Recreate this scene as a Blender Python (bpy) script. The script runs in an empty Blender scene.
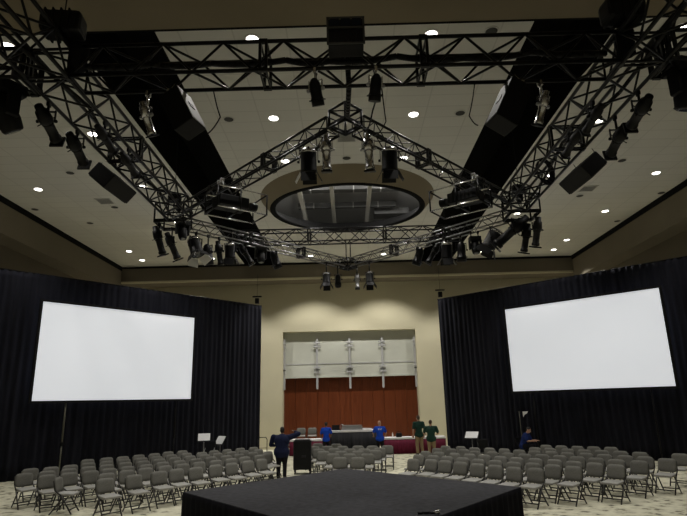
import bpy, bmesh, math, random
from mathutils import Vector, Matrix
random.seed(7)
PI = math.pi
scn = bpy.context.scene
COL = scn.collection

# ------------------------------------------------------------------ materials
def mat(name, col, rough=0.6, metal=0.0, spec=0.5, emit=None, estr=0.0):
    m = bpy.data.materials.new(name); m.use_nodes = True
    b = m.node_tree.nodes['Principled BSDF']
    b.inputs['Base Color'].default_value = (*col, 1)
    b.inputs['Roughness'].default_value = rough
    b.inputs['Metallic'].default_value = metal
    b.inputs['Specular IOR Level'].default_value = spec
    if emit:
        b.inputs['Emission Color'].default_value = (*emit, 1)
        b.inputs['Emission Strength'].default_value = estr
    return m

def noisy(m, scale, amount, detail=4.0, stretch=(1, 1, 1), bump=0.0):
    """multiplies the base colour by a soft noise; optional bump"""
    nt = m.node_tree; b = nt.nodes['Principled BSDF']
    c = tuple(b.inputs['Base Color'].default_value)
    tc = nt.nodes.new('ShaderNodeTexCoord'); mp = nt.nodes.new('ShaderNodeMapping')
    mp.inputs['Scale'].default_value = stretch
    nz = nt.nodes.new('ShaderNodeTexNoise'); nz.inputs['Scale'].default_value = scale; nz.inputs['Detail'].default_value = detail
    rp = nt.nodes.new('ShaderNodeValToRGB')
    rp.color_ramp.elements[0].position = 0.3; rp.color_ramp.elements[1].position = 0.7
    lo, hi = 1 - amount, 1 + amount
    rp.color_ramp.elements[0].color = (c[0]*lo, c[1]*lo, c[2]*lo, 1)
    rp.color_ramp.elements[1].color = (min(1, c[0]*hi), min(1, c[1]*hi), min(1, c[2]*hi), 1)
    nt.links.new(tc.outputs['Object'], mp.inputs[0]); nt.links.new(mp.outputs[0], nz.inputs['Vector'])
    nt.links.new(nz.outputs['Fac'], rp.inputs[0]); nt.links.new(rp.outputs[0], b.inputs['Base Color'])
    if bump:
        bp = nt.nodes.new('ShaderNodeBump'); bp.inputs['Strength'].default_value = bump; bp.inputs['Distance'].default_value = 0.02
        nt.links.new(nz.outputs['Fac'], bp.inputs['Height']); nt.links.new(bp.outputs[0], b.inputs['Normal'])
    return m

M = {}
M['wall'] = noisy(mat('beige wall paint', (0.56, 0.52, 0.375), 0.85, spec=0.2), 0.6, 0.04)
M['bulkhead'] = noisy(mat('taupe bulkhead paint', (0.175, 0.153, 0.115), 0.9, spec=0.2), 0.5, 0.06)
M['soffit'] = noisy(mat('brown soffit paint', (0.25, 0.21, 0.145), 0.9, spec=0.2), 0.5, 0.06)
M['black_trim'] = mat('black reveal', (0.008, 0.008, 0.008), 0.9, spec=0.1)  # flat black for lips and for strips that paint in shadow lines
M['slot'] = mat('matt black slot lining', (0.006, 0.006, 0.006), 0.95, spec=0.05)
M['drape'] = noisy(mat('black velour', (0.014, 0.0145, 0.021), 0.95, spec=0.12), 1.4, 0.35, stretch=(3, 3, 0.3))
M['skirt'] = noisy(mat('black stage skirt cloth', (0.008, 0.008, 0.011), 0.95, spec=0.1), 2.0, 0.3, stretch=(3, 3, 0.3))
M['skirt_grey'] = noisy(mat('dark grey table drape', (0.03, 0.03, 0.034), 0.95, spec=0.1), 2.0, 0.3, stretch=(3, 3, 0.3))
M['deck'] = noisy(mat('charcoal stage carpet', (0.046, 0.046, 0.051), 0.95, spec=0.15), 9.0, 0.25, detail=8.0, bump=0.2)
M['truss'] = mat('black painted truss tube', (0.004, 0.004, 0.0045), 0.32, metal=0.0, spec=0.28)
M['truss_alu'] = mat('dull aluminium truss tube', (0.26, 0.26, 0.27), 0.28, metal=0.9)
M['black_metal'] = mat('black metal', (0.0035, 0.0035, 0.004), 0.45, spec=0.25)
M['chair_leg'] = mat('dark bronze steel tube', (0.018, 0.017, 0.016), 0.4, spec=0.5)
M['black_plastic'] = mat('black plastic', (0.005, 0.005, 0.0055), 0.55, spec=0.25)
M['charcoal'] = mat('charcoal painted box', (0.018, 0.018, 0.020), 0.6, spec=0.3)
M['chrome'] = mat('polished aluminium', (0.75, 0.75, 0.76), 0.22, metal=1.0)
M['silver'] = mat('brushed silver paint', (0.42, 0.42, 0.43), 0.4, metal=0.7)
M['grey_panel'] = mat('pale grey speaker side', (0.42, 0.42, 0.43), 0.6)
M['lens'] = mat('dark lens glass', (0.02, 0.025, 0.04), 0.08, spec=0.8)
M['gel'] = mat('white diffusion gel', (0.85, 0.85, 0.83), 0.7)
M['seat'] = noisy(mat('lit grey seat vinyl', (0.34, 0.335, 0.315), 0.55, spec=0.4), 30, 0.08)  # same grey as the backs, lightened as if lit from overhead
M['back'] = noisy(mat('shaded grey chair fabric', (0.165, 0.162, 0.145), 0.8, spec=0.25), 30, 0.10)  # same grey as the seats, kept darker as the less lit upright face
M['white'] = mat('white sheet', (0.8, 0.8, 0.8), 0.7)
M['table_white'] = mat('white table linen', (0.82, 0.80, 0.82), 0.8)
M['maroon'] = noisy(mat('maroon table skirt', (0.13, 0.013, 0.036), 0.8, spec=0.2), 6, 0.2, stretch=(3, 3, 0.3))
M['panel_white'] = noisy(mat('pale grey-green panel', (0.50, 0.51, 0.45), 0.5), 1.0, 0.04)
M['post'] = mat('pale grey steel post', (0.50, 0.50, 0.51), 0.4, metal=0.3)
M['lamp'] = mat('lit downlight lens', (1, 1, 1), 0.5, emit=(1.0, 0.96, 0.88), estr=7.0)
M['ring'] = mat('white downlight trim', (0.6, 0.59, 0.55), 0.6)
M['grille'] = mat('dark ceiling grille', (0.05, 0.05, 0.045), 0.8)
M['duct'] = mat('grey duct metal', (0.30, 0.30, 0.29), 0.6)
M['duct_dark'] = mat('dark duct metal', (0.06, 0.06, 0.058), 0.7)
M['beam'] = mat('pale painted beam', (0.55, 0.54, 0.50), 0.7)
M['pipe'] = mat('grey pole', (0.14, 0.14, 0.11), 0.45, metal=0.4)
M['orange'] = mat('orange label', (0.5, 0.14, 0.03), 0.6)
M['blue_panel'] = mat('navy grey panel', (0.010, 0.014, 0.026), 0.7, spec=0.2)
M['skin_dark'] = mat('brown skin', (0.14, 0.075, 0.045), 0.55)
M['skin_light'] = mat('light skin', (0.45, 0.25, 0.17), 0.55)
M['hair_dark'] = mat('black hair', (0.010, 0.008, 0.007), 0.7)
M['hair_brown'] = mat('brown hair', (0.06, 0.035, 0.02), 0.7)
M['navy'] = mat('navy cloth', (0.008, 0.012, 0.040), 0.85, spec=0.2)
M['royal'] = mat('royal blue cloth', (0.008, 0.060, 0.48), 0.85, spec=0.2)
M['blue_dim'] = mat('blue work shirt', (0.010, 0.024, 0.12), 0.85, spec=0.2)
M['green'] = mat('dark green cloth', (0.012, 0.040, 0.030), 0.85, spec=0.2)
M['khaki'] = mat('khaki cloth', (0.26, 0.19, 0.11), 0.85, spec=0.2)
M['dark_cloth'] = mat('dark trouser cloth', (0.008, 0.008, 0.011), 0.9, spec=0.2)
M['shoe'] = mat('black shoe leather', (0.01, 0.01, 0.01), 0.5)
M['eye'] = mat('eye', (0.6, 0.6, 0.58), 0.3)
M['print'] = mat('white shirt print', (0.75, 0.77, 0.82), 0.8)
M['screen'] = mat('lit projection screen', (0.82, 0.83, 0.85), 0.9, spec=0.1, emit=(0.89, 0.93, 1.0), estr=0.50)

# ceiling tiles
def ceiling_mat():
    m = mat('acoustic ceiling tile', (0.7, 0.68, 0.6), 0.9, spec=0.15)
    nt = m.node_tree; b = nt.nodes['Principled BSDF']
    tc = nt.nodes.new('ShaderNodeTexCoord'); br = nt.nodes.new('ShaderNodeTexBrick')
    br.offset = 0.0
    br.inputs['Color1'].default_value = (0.69, 0.68, 0.635, 1); br.inputs['Color2'].default_value = (0.665, 0.655, 0.61, 1)
    br.inputs['Mortar'].default_value = (0.59, 0.58, 0.54, 1)
    br.inputs['Scale'].default_value = 1.0; br.inputs['Mortar Size'].default_value = 0.018
    br.inputs['Brick Width'].default_value = 1.2; br.inputs['Row Height'].default_value = 0.6
    nt.links.new(tc.outputs['Object'], br.inputs['Vector']); nt.links.new(br.outputs['Color'], b.inputs['Base Color'])
    return m
M['ceiling'] = ceiling_mat()

# patterned carpet
def carpet_mat():
    m = mat('patterned ballroom carpet', (0.5, 0.47, 0.33), 0.95, spec=0.1)
    nt = m.node_tree; b = nt.nodes['Principled BSDF']
    tc = nt.nodes.new('ShaderNodeTexCoord')
    mp = nt.nodes.new('ShaderNodeMapping'); mp.inputs['Rotation'].default_value = (0, 0, 0.6)
    vo = nt.nodes.new('ShaderNodeTexVoronoi'); vo.inputs['Scale'].default_value = 3.6
    nz = nt.nodes.new('ShaderNodeTexNoise'); nz.inputs['Scale'].default_value = 9.0; nz.inputs['Detail'].default_value = 6.0
    mx = nt.nodes.new('ShaderNodeMix'); mx.data_type = 'FLOAT'; mx.inputs[0].default_value = 0.55
    rp = nt.nodes.new('ShaderNodeValToRGB'); e = rp.color_ramp.elements
    e[0].position = 0.34; e[0].color = (0.17, 0.16, 0.115, 1)
    e[1].position = 0.62; e[1].color = (0.66, 0.64, 0.50, 1)
    k = e.new(0.44); k.color = (0.53, 0.51, 0.39, 1)
    nt.links.new(tc.outputs['Object'], mp.inputs[0])
    nt.links.new(mp.outputs[0], vo.inputs['Vector']); nt.links.new(mp.outputs[0], nz.inputs['Vector'])
    nt.links.new(vo.outputs['Distance'], mx.inputs[2]); nt.links.new(nz.outputs['Fac'], mx.inputs[3])
    nt.links.new(mx.outputs[0], rp.inputs[0]); nt.links.new(rp.outputs[0], b.inputs['Base Color'])
    return m
M['carpet'] = carpet_mat()

# mahogany wall panels: fine vertical grain
def wood_mat():
    m = mat('mahogany panel', (0.2, 0.06, 0.02), 0.35, spec=0.4)
    nt = m.node_tree; b = nt.nodes['Principled BSDF']
    tc = nt.nodes.new('ShaderNodeTexCoord'); mp = nt.nodes.new('ShaderNodeMapping')
    mp.inputs['Scale'].default_value = (9, 9, 0.5)
    nz = nt.nodes.new('ShaderNodeTexNoise'); nz.inputs['Scale'].default_value = 2.2; nz.inputs['Detail'].default_value = 6
    rp = nt.nodes.new('ShaderNodeValToRGB')
    rp.color_ramp.elements[0].position = 0.3; rp.color_ramp.elements[0].color = (0.105, 0.024, 0.007, 1)
    rp.color_ramp.elements[1].position = 0.75; rp.color_ramp.elements[1].color = (0.165, 0.040, 0.012, 1)
    nt.links.new(tc.outputs['Object'], mp.inputs[0]); nt.links.new(mp.outputs[0], nz.inputs['Vector'])
    nt.links.new(nz.outputs['Fac'], rp.inputs[0]); nt.links.new(rp.outputs[0], b.inputs['Base Color'])
    return m
M['wood'] = wood_mat()

# ------------------------------------------------------------------ mesh builder
class MB:
    def __init__(s): s.v = []; s.f = []; s.sm = []
    def add(s, vs, fs, smooth=False):
        o = len(s.v); s.v += [Vector(p) for p in vs]
        for f in fs: s.f.append([i + o for i in f]); s.sm.append(smooth)
        return s
    def box(s, c, d, rot=None, bev=0.0):
        x, y, z = d[0]/2, d[1]/2, d[2]/2
        if bev > 0:
            bm = bmesh.new(); bmesh.ops.create_cube(bm, size=1)
            bmesh.ops.scale(bm, vec=d, verts=bm.verts)
            bmesh.ops.bevel(bm, geom=list(bm.edges), offset=bev, segments=2, profile=0.6, affect='EDGES')
            vs = [v.co.copy() for v in bm.verts]; bm.verts.index_update()
            fs = [[v.index for v in f.verts] for f in bm.faces]; bm.free()
        else:
            vs = [Vector((a*x, b*y, e*z)) for a in (-1, 1) for b in (-1, 1) for e in (-1, 1)]
            fs = [(0, 1, 3, 2), (4, 6, 7, 5), (0, 4, 5, 1), (2, 3, 7, 6), (0, 2, 6, 4), (1, 5, 7, 3)]
        if rot is not None: vs = [rot @ p for p in vs]
        return s.add([p + Vector(c) for p in vs], fs)
    def tube(s, a, b, r, n=8, r2=None, cap=True):
        a, b = Vector(a), Vector(b); d = b - a
        if d.length < 1e-6: return s
        q = d.to_track_quat('Z', 'Y'); r2 = r if r2 is None else r2
        vs = []
        for p, rr in ((a, r), (b, r2)):
            for k in range(n):
                t = 2*PI*k/n; vs.append(p + q @ Vector((rr*math.cos(t), rr*math.sin(t), 0)))
        fs = [(k, (k+1) % n, n + (k+1) % n, n + k) for k in range(n)]
        s.add(vs, fs, True)
        if cap:
            o = len(s.v) - 2*n
            s.f += [[o + k for k in range(n)][::-1], [o + n + k for k in range(n)]]; s.sm += [False, False]
        return s
    def path(s, pts, r, n=8):
        for a, b in zip(pts, pts[1:]): s.tube(a, b, r, n)
        return s
    def lathe(s, prof, a, d, n=16):
        """profile [(t, r)] revolved about the axis from a along d"""
        a = Vector(a); q = Vector(d).normalized().to_track_quat('Z', 'Y'); vs = []
        for t, r in prof:
            for k in range(n):
                th = 2*PI*k/n; vs.append(a + q @ Vector((r*math.cos(th), r*math.sin(th), t)))
        fs = []
        for i in range(len(prof)-1):
            for k in range(n):
                fs.append((i*n+k, i*n+(k+1) % n, (i+1)*n+(k+1) % n, (i+1)*n+k))
        s.add(vs, fs, True)
        o = len(s.v) - len(vs)
        s.f += [[o+k for k in range(n)][::-1], [o+(len(prof)-1)*n+k for k in range(n)]]; s.sm += [False, False]
        return s
    def quad(s, a, b, c, d): return s.add([a, b, c, d], [(0, 1, 2, 3)])
    def ball(s, c, r, n=12, m=8, sc=(1, 1, 1)):
        prof = []
        vs, fs = [], []
        for i in range(m+1):
            ph = PI*i/m
            for k in range(n):
                t = 2*PI*k/n
                vs.append(Vector(c) + Vector((r*sc[0]*math.sin(ph)*math.cos(t), r*sc[1]*math.sin(ph)*math.sin(t), r*sc[2]*math.cos(ph))))
        for i in range(m):
            for k in range(n): fs.append((i*n+k, (i+1)*n+k, (i+1)*n+(k+1) % n, i*n+(k+1) % n))
        return s.add(vs, fs, True)
    def build(s, name, m, parent=None):
        me = bpy.data.meshes.new(name)
        me.from_pydata([tuple(p) for p in s.v], [], s.f)
        for p, k in zip(me.polygons, s.sm): p.use_smooth = k
        me.materials.append(M[m] if isinstance(m, str) else m)
        me.update()
        o = bpy.data.objects.new(name, me); COL.objects.link(o)
        if parent is not None: o.parent = parent
        return o

def thing(name, label, cat, loc=(0, 0, 0), rz=0.0, group=None):
    o = bpy.data.objects.new(name, None); COL.objects.link(o)
    o.location = loc; o.rotation_euler = (0, 0, rz); o.empty_display_size = 0.1
    o['label'] = label; o['category'] = cat; o['kind'] = 'thing'
    if group: o['group'] = group
    return o
def tag(o, label, cat, group=None, kind='thing'):
    o['label'] = label; o['category'] = cat; o['kind'] = kind
    if group: o['group'] = group
    return o
def struct(o, label=None, cat=None):
    o['kind'] = 'structure'
    if label: o['label'] = label
    if cat: o['category'] = cat
    return o
def copy_thing(src, loc, rz, label, group=None):
    r = src.copy(); COL.objects.link(r); r.location = loc; r.rotation_euler = (0, 0, rz); r['label'] = label
    if group: r['group'] = group
    for ch in list(src.children):
        c = ch.copy(); COL.objects.link(c); c.parent = r
        for g in list(ch.children):
            d = g.copy(); COL.objects.link(d); d.parent = c
    return r
ORD = ['first', 'second', 'third', 'fourth', 'fifth', 'sixth', 'seventh', 'eighth', 'ninth', 'tenth', 'eleventh', 'twelfth', 'thirteenth', 'fourteenth', 'fifteenth']

# ------------------------------------------------------------------ room shell (metres; camera stands at x=0, y=0)
XW, YB, YF, HC = 14.2, 32.4, -9.0, 10.5
struct(MB().box((0, (YB+YF)/2, -0.05), (2*XW, YB-YF+2, 0.1)).build('floor', 'carpet'), 'patterned beige and olive ballroom carpet', 'floor')
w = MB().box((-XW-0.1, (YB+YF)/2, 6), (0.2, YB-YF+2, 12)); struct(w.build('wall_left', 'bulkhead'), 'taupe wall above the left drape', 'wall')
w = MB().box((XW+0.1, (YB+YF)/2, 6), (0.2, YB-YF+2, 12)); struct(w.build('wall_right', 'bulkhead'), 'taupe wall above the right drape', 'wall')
w = MB().box((0, YF-0.1, 6), (2*XW, 0.2, 12)); struct(w.build('wall_front', 'wall'), 'beige wall behind the camera', 'wall')
OX0, OX1, OZ = -3.88, 3.98, 6.60        # opening in the back wall
w = MB()
w.box(((-XW+OX0)/2, YB+0.5, 6), (OX0+XW, 1.0, 12)); w.box(((XW+OX1)/2, YB+0.5, 6), (XW-OX1, 1.0, 12))
w.box(((OX0+OX1)/2, YB+0.5, (OZ+12)/2), (OX1-OX0, 1.0, 12-OZ))
struct(w.build('wall_back', 'wall'), 'beige back wall around the panelled recess', 'wall')
# mahogany partition at the back of the opening: twelve panels with fine joints
w = MB()
nP = 12; pw = (OX1-OX0)/nP
for k in range(nP): w.box((OX0+pw*(k+0.5), YB+0.80, OZ/2), (pw-0.012, 0.1, OZ), bev=0.006)
w.box(((OX0+OX1)/2, YB+0.9, OZ/2), (OX1-OX0, 0.1, OZ))
struct(w.build('wall_inner', 'wood'), 'mahogany panelled partition closing the recess', 'wall')
# bulkheads
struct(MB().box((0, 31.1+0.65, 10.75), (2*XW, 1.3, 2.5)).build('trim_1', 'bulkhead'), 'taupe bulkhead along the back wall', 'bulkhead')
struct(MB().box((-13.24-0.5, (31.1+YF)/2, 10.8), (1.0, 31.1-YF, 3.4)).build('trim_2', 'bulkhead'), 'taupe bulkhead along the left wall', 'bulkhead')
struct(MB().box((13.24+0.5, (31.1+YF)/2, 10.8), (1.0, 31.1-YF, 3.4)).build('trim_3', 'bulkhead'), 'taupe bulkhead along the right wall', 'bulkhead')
# black strips that paint in the shadow gap under the ceiling edge
struct(MB().box((-13.22, 20.3, 10.38), (0.04, 21.5, 0.24)).build('trim_4', 'black_trim'), 'black strip for the shadow gap at the left ceiling edge', 'trim')
struct(MB().box((13.22, 20.3, 10.38), (0.04, 21.5, 0.24)).build('trim_5', 'black_trim'), 'black strip for the shadow gap at the right ceiling edge', 'trim')
struct(MB().box((0, 31.08, 10.44), (26.4, 0.04, 0.11)).build('trim_6', 'black_trim'), 'black strip for the shadow gap at the rear ceiling edge', 'trim')
struct(MB().box((0, 31.06, 9.54), (26.4, 0.08, 0.12)).build('trim_7', 'wall'), 'pale strip painted for the lit underside of the rear bulkhead', 'trim')  # pale colour puts the lit bulkhead underside into a strip
# near soffit
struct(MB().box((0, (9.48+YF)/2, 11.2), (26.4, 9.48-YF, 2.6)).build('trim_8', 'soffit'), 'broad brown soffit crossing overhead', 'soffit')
struct(MB().box((0, 9.50, 9.98), (26.4, 0.05, 0.18)).build('trim_9', 'black_trim'), 'black strip for the shadow line on the far edge of the soffit', 'trim')  # black strip paints in the shadow line past the soffit edge

# ceiling with two long slots and an oval opening
SL = (-6.0, -4.1); SR = (4.27, 6.2); Y0, Y1 = 9.4, 31.1
CX, CY, RX, RY = 0.1, 20.9, 3.5, 3.45
c = MB()
def rect(x0, x1, y0, y1): c.quad((x0, y0, HC), (x0, y1, HC), (x1, y1, HC), (x1, y0, HC))
rect(-13.3, SL[0], Y0, Y1); rect(SR[1], 13.3, Y0, Y1)
rect(SL[1], SR[0], Y0, CY-4.0); rect(SL[1], SR[0], CY+4.0, Y1)
N = 64; ring_in, ring_out = [], []
for k in range(N):
    t = 2*PI*k/N; ring_in.append((CX+RX*math.cos(t), CY+RY*math.sin(t), HC))
    dx, dy = math.cos(t), math.sin(t)
    tx = ((SR[0]-CX)/dx if dx > 0 else (SL[1]-CX)/dx) if abs(dx) > 1e-6 else 1e9
    ty = 4.0/abs(dy) if abs(dy) > 1e-6 else 1e9
    s = min(tx, ty); ring_out.append((CX+dx*s, CY+dy*s, HC))
c.add(ring_in+ring_out, [(k, (k+1) % N, N+(k+1) % N, N+k) for k in range(N)])
# close the four corners left between the ring and the square
for sx, X in ((-1, SL[1]), (1, SR[0])):
    for sy in (-1, 1):
        cor = (X, CY+4.0*sy, HC)
        near = sorted(range(N), key=lambda k: (ring_out[k][0]-cor[0])**2+(ring_out[k][1]-cor[1])**2)[:6]
        on_x = [k for k in near if abs(ring_out[k][0]-X) < 1e-4]; on_y = [k for k in near if abs(abs(ring_out[k][1]-CY)-4.0) < 1e-4]
        if on_x and on_y: c.add([ring_out[on_x[0]], ring_out[on_y[0]], cor], [(0, 1, 2)])
co = c.build('ceiling', 'ceiling'); struct(co, 'off-white tiled ceiling', 'ceiling')
n_ = 10
for nm, (x0, x1), side in (('trim_10', SL, 'left'), ('trim_11', SR, 'right')):
    b = MB(); zt = 12.2
    for p in (((x0+x1)/2, (Y0+Y1)/2, zt, x1-x0+0.1, Y1-Y0, 0.1), (x0-0.05, (Y0+Y1)/2, (HC+zt)/2, 0.1, Y1-Y0, zt-HC-0.01), (x1+0.05, (Y0+Y1)/2, (HC+zt)/2, 0.1, Y1-Y0, zt-HC-0.01),
              ((x0+x1)/2, Y1, (HC+zt)/2, x1-x0, 0.1, zt-HC), ((x0+x1)/2, Y0, (HC+zt)/2, x1-x0, 0.1, zt-HC)):
        b.box(p[:3], p[3:])
    struct(b.build(nm, 'slot'), 'long black slot in the %s of the ceiling' % side, 'ceiling slot')
# oval drum hanging under the opening
prof = [(RX, RY, HC), (3.14, 2.84, 10.05), (3.10, 2.80, 10.035)]
d = MB(); NN = 72
for (rx, ry, zz) in prof:
    for k in range(NN):
        t = 2*PI*k/NN; d.v.append(Vector((CX+rx*math.cos(t), CY+ry*math.sin(t), zz)))
for i in range(len(prof)-1):
    for k in range(NN): d.f.append([i*NN+k, i*NN+(k+1) % NN, (i+1)*NN+(k+1) % NN, (i+1)*NN+k]); d.sm.append(True)
struct(d.build('trim_12', 'soffit'), 'taupe oval ring round the ceiling opening', 'ceiling ring')
d = MB(); prof2 = [(3.13, 2.83, 10.05), (3.11, 2.81, 10.02), (2.92, 2.62, 10.02), (2.90, 2.60, 10.06), (2.93, 2.63, 10.12), (3.3, 3.1, 10.5)]
for (rx, ry, zz) in prof2:
    for k in range(NN):
        t = 2*PI*k/NN; d.v.append(Vector((CX+rx*math.cos(t), CY+ry*math.sin(t), zz)))
for i in range(len(prof2)-1):
    for k in range(NN): d.f.append([i*NN+k, i*NN+(k+1) % NN, (i+1)*NN+(k+1) % NN, (i+1)*NN+k]); d.sm.append(True)
struct(d.build('trim_13', 'black_trim'), 'black inner lip of the oval ceiling opening', 'trim')
b = MB(); b.box((CX, 22.5, 12.35), (8.2, 14.0, 0.1)); b.box((CX, 29.4, 11.45), (8.2, 0.1, 1.8)); b.box((CX, 15.6, 11.45), (8.2, 0.1, 1.8))
struct(b.build('trim_14', 'duct'), 'grey deck above the oval opening', 'ceiling')
for k, x in enumerate((-2.2, 2.5)):  # unseen fill lamps added to brighten the space over the oval
    t = thing('plenum_fill_light', 'added fill lamp hidden above the ceiling beside the oval opening', 'fill light', (x, 20.6, 11.55), 0, 'added fill lamps above the ceiling')
    MB().tube((0, 0, 0.75), (0, 0, 0.1), 0.01, 6).build('cord', 'black_plastic', t)
    MB().lathe([(0, 0.02), (0.03, 0.05), (0.1, 0.05), (0.12, 0.02)], (0, 0, 0), (0, 0, 1), 10).build('bulb', 'lamp', t)
    L = bpy.data.lights.new('plenum_fill_lamp', 'POINT'); L.energy = 520; L.shadow_soft_size = 0.1; L.color = (1, 0.97, 0.92)
    lo = bpy.data.objects.new('plenum_fill_lamp', L); COL.objects.link(lo); lo.location = (0, 0, -0.08); lo.parent = t
for k, x in enumerate((-1.95, -0.55, 1.08)):
    o = MB().box((x, 23.4, 11.35), (0.17, 11.0, 0.22)).build('ceiling_beam', 'beam')
    tag(o, 'pale beam running lengthwise in the oval opening, %s from the left' % ORD[k], 'beam', 'beams in the oval ceiling opening')
for k, (y, lab) in enumerate(((22.6, 'wide dark duct crossing the near half of the oval opening'), (24.9, 'narrow dark duct crossing the oval opening farther in'))):
    dt = thing('air_duct', lab, 'duct', (CX, y, 11.72))
    MB().box((0, 0, 0), (5.0 if k == 0 else 4.7, 0.42-0.2*k, 0.36-0.1*k), bev=0.02).build('duct_body', 'duct_dark', dt)
    for x in (-1.6, 0.3, 1.5): MB().box((x, 0, 0), (0.05, 0.46-0.2*k, 0.40-0.1*k)).build('flange', 'duct', dt)
o = MB().box((2.3, 25.9, 11.6), (1.7, 0.8, 0.3), bev=0.02).build('ventilation_box', 'duct_dark'); tag(o, 'dark box unit at the right side of the oval opening', 'ventilation unit')

# ------------------------------------------------------------------ ceiling fittings
PWR = 440.0
def downlight(x, y, z, label, power=PWR, ang=118, blend=1.0):
    t = thing('ceiling_light', label, 'ceiling light', (x, y, z), 0, 'round ceiling downlights')
    n = 24; vs = []; R0, R1 = 0.135, 0.185
    r = MB()
    for rr, zz in ((R0, -0.012), (R1, -0.012), (R1, -0.001), (R0, -0.001)):
        for k in range(n): r.v.append(Vector((rr*math.cos(2*PI*k/n), rr*math.sin(2*PI*k/n), zz)))
    for i in range(4):
        for k in range(n): r.f.append([i*n+k, i*n+(k+1) % n, ((i+1) % 4)*n+(k+1) % n, ((i+1) % 4)*n+k]); r.sm.append(False)
    r.build('trim_ring', 'ring', t)
    MB().lathe([(-0.02, R0*0.97), (-0.012, R0*0.9), (-0.005, R0*0.99)], (0, 0, 0), (0, 0, 1), 24).build('lens', 'lamp', t)
    L = bpy.data.lights.new('downlight_lamp', 'SPOT'); L.energy = power; L.spot_size = math.radians(ang); L.spot_blend = blend
    L.shadow_soft_size = 0.12; L.color = (1.0, 0.965, 0.90)
    lo = bpy.data.objects.new('downlight_lamp', L); COL.objects.link(lo); lo.location = (0, 0, -0.05); lo.parent = t
    return t
HZ = HC-0.002
COLN = {-11.5: 'far left column', -7.55: 'left column', -2.0: 'left of centre', 2.05: 'right of centre', 7.7: 'right column', 11.65: 'far right column'}
rows = [(10.65, (-7.55, -2.0, 2.05, 7.7), 'beside the brown soffit'), (14.2, (-2.0, 2.05), 'beyond the front truss'), (14.85, (-7.55, 7.7), 'behind the side truss'),
        (17.1, (-2.0, 2.05), 'just before the oval ring'), (19.0, (-11.5, -7.55, 7.7, 11.65), 'level with the near side of the oval'),
        (23.2, (-7.55, 7.7, 11.65), 'level with the far side of the oval'), (27.7, (-11.5, 11.65), 'second row from the rear bulkhead'),
        (29.6, (-11.5, -7.55, -2.0, 2.1, 7.7, 11.65), 'along the rear bulkhead')]
for y, xs, where in rows:
    for x in xs: downlight(x, y, HZ, 'round white ceiling downlight %s, %s' % (where, COLN[min(COLN, key=lambda q: abs(q-x))]), ang=112 if y > 29 else 102, power=PWR*(3.0 if y > 29 else 1), blend=0.4 if y > 29 else 0.6)
# the room goes on behind the camera: its downlights sit in the soffit
for y in (4.0, 0.5, -3.0, -6.5):
    for x in (-11.0, -7.8, 0.0, 7.8, 11.0):
        t = downlight(x, y, 9.895, 'round downlight in the brown soffit behind the view', power=PWR*0.35)
        t['group'] = 'soffit downlights behind the view'
SPK = [((-9.6, 14.2), 'beside the left truss'), ((-9.6, 17.6), 'left side, second from the soffit'), ((-11.4, 23.0), 'far left before the rear bulkhead'), ((-12.8, 21.1), 'by the left shadow-gap strip'),
       ((-3.3, 14.2), 'left of the nearer centre downlight'), ((3.4, 14.2), 'right of the nearer centre downlight'), ((9.7, 14.2), 'beside the right truss'), ((9.8, 17.8), 'right side, second from the soffit'),
       ((9.7, 21.2), 'right side, third from the soffit'), ((13.0, 21.1), 'by the right shadow-gap strip'), ((12.9, 24.7), 'far right before the rear bulkhead'), ((0.1, 17.0), 'in front of the oval ring'), ((3.4, 10.6), 'right by the soffit edge'), ((-9.5, 21.1), 'left side, third from the soffit')]
for (x, y), where in SPK:
    t = thing('ceiling_speaker', 'small round dark ceiling speaker %s' % where, 'ceiling speaker', (x, y, HZ), 0, 'ceiling speakers')
    MB().lathe([(-0.02, 0.10), (-0.014, 0.135), (-0.001, 0.14)], (0, 0, 0), (0, 0, 1), 20).build('grille', 'grille', t)
    MB().lathe([(-0.012, 0.165), (-0.001, 0.17)], (0, 0, 0), (0, 0, 1), 20).build('rim', 'ring', t)
for (x, y), where in (((-9.6, 20.4), 'on the left'), ((9.7, 20.4), 'on the right'), ((0.1, 15.5), 'in front of the truss apex')):
    t = thing('air_vent', 'square slatted air vent in the ceiling %s' % where, 'air vent', (x, y, HZ), 0, 'ceiling air vents')
    b = MB()
    for sx in (-1, 1): b.box((sx*0.29, 0, -0.01), (0.04, 0.62, 0.018)); b.box((0, sx*0.29, -0.01), (0.62, 0.04, 0.018))
    b.build('frame', 'ring', t)
    b = MB()
    for k in range(7): b.box((0, -0.24+0.08*k, -0.009), (0.54, 0.035, 0.012))
    b.build('slats', 'duct', t)

# ------------------------------------------------------------------ recess: folding wall of pale panels on posts
fw = thing('folding_wall', 'raised pale grey folding wall with steel posts above the mahogany panels', 'folding wall', ((OX0+OX1)/2, YB+0.45, 4.04))
W = OX1-OX0
for z0, z1, nm in ((0.0, 0.66, 'panel'), (0.70, 2.66, 'panel')):
    MB().box((0, 0, (z0+z1)/2), (W-0.02, 0.06, z1-z0), bev=0.01).build(nm, 'panel_white', fw)
MB().box((0, -0.03, 0.68), (W-0.02, 0.05, 0.05)).build('joint_rail', 'post', fw)
MB().box((0, -0.02, -0.06), (W-0.02, 0.16, 0.13), bev=0.01).build('bottom_bar', 'panel_white', fw)
for k in range(5):
    x = -W/2+0.06+(W-0.12)*k/4
    p = MB().box((x, -0.10, 0.72), (0.12, 0.08, 3.0), bev=0.01).build('post', 'post', fw)
    for z in (0.18, 0.46, 1.68, 1.90): MB().box((x, -0.16, z), (0.42 if 0 < k < 4 else 0.2, 0.05, 0.09), bev=0.01).build('bracket', 'post', p)
    q = MB()
    for z in (0.33,): q.box((x, -0.17, z), (0.34 if 0 < k < 4 else 0.16, 0.06, 0.06))
    q.build('hinge', 'duct_dark', p)

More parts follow.
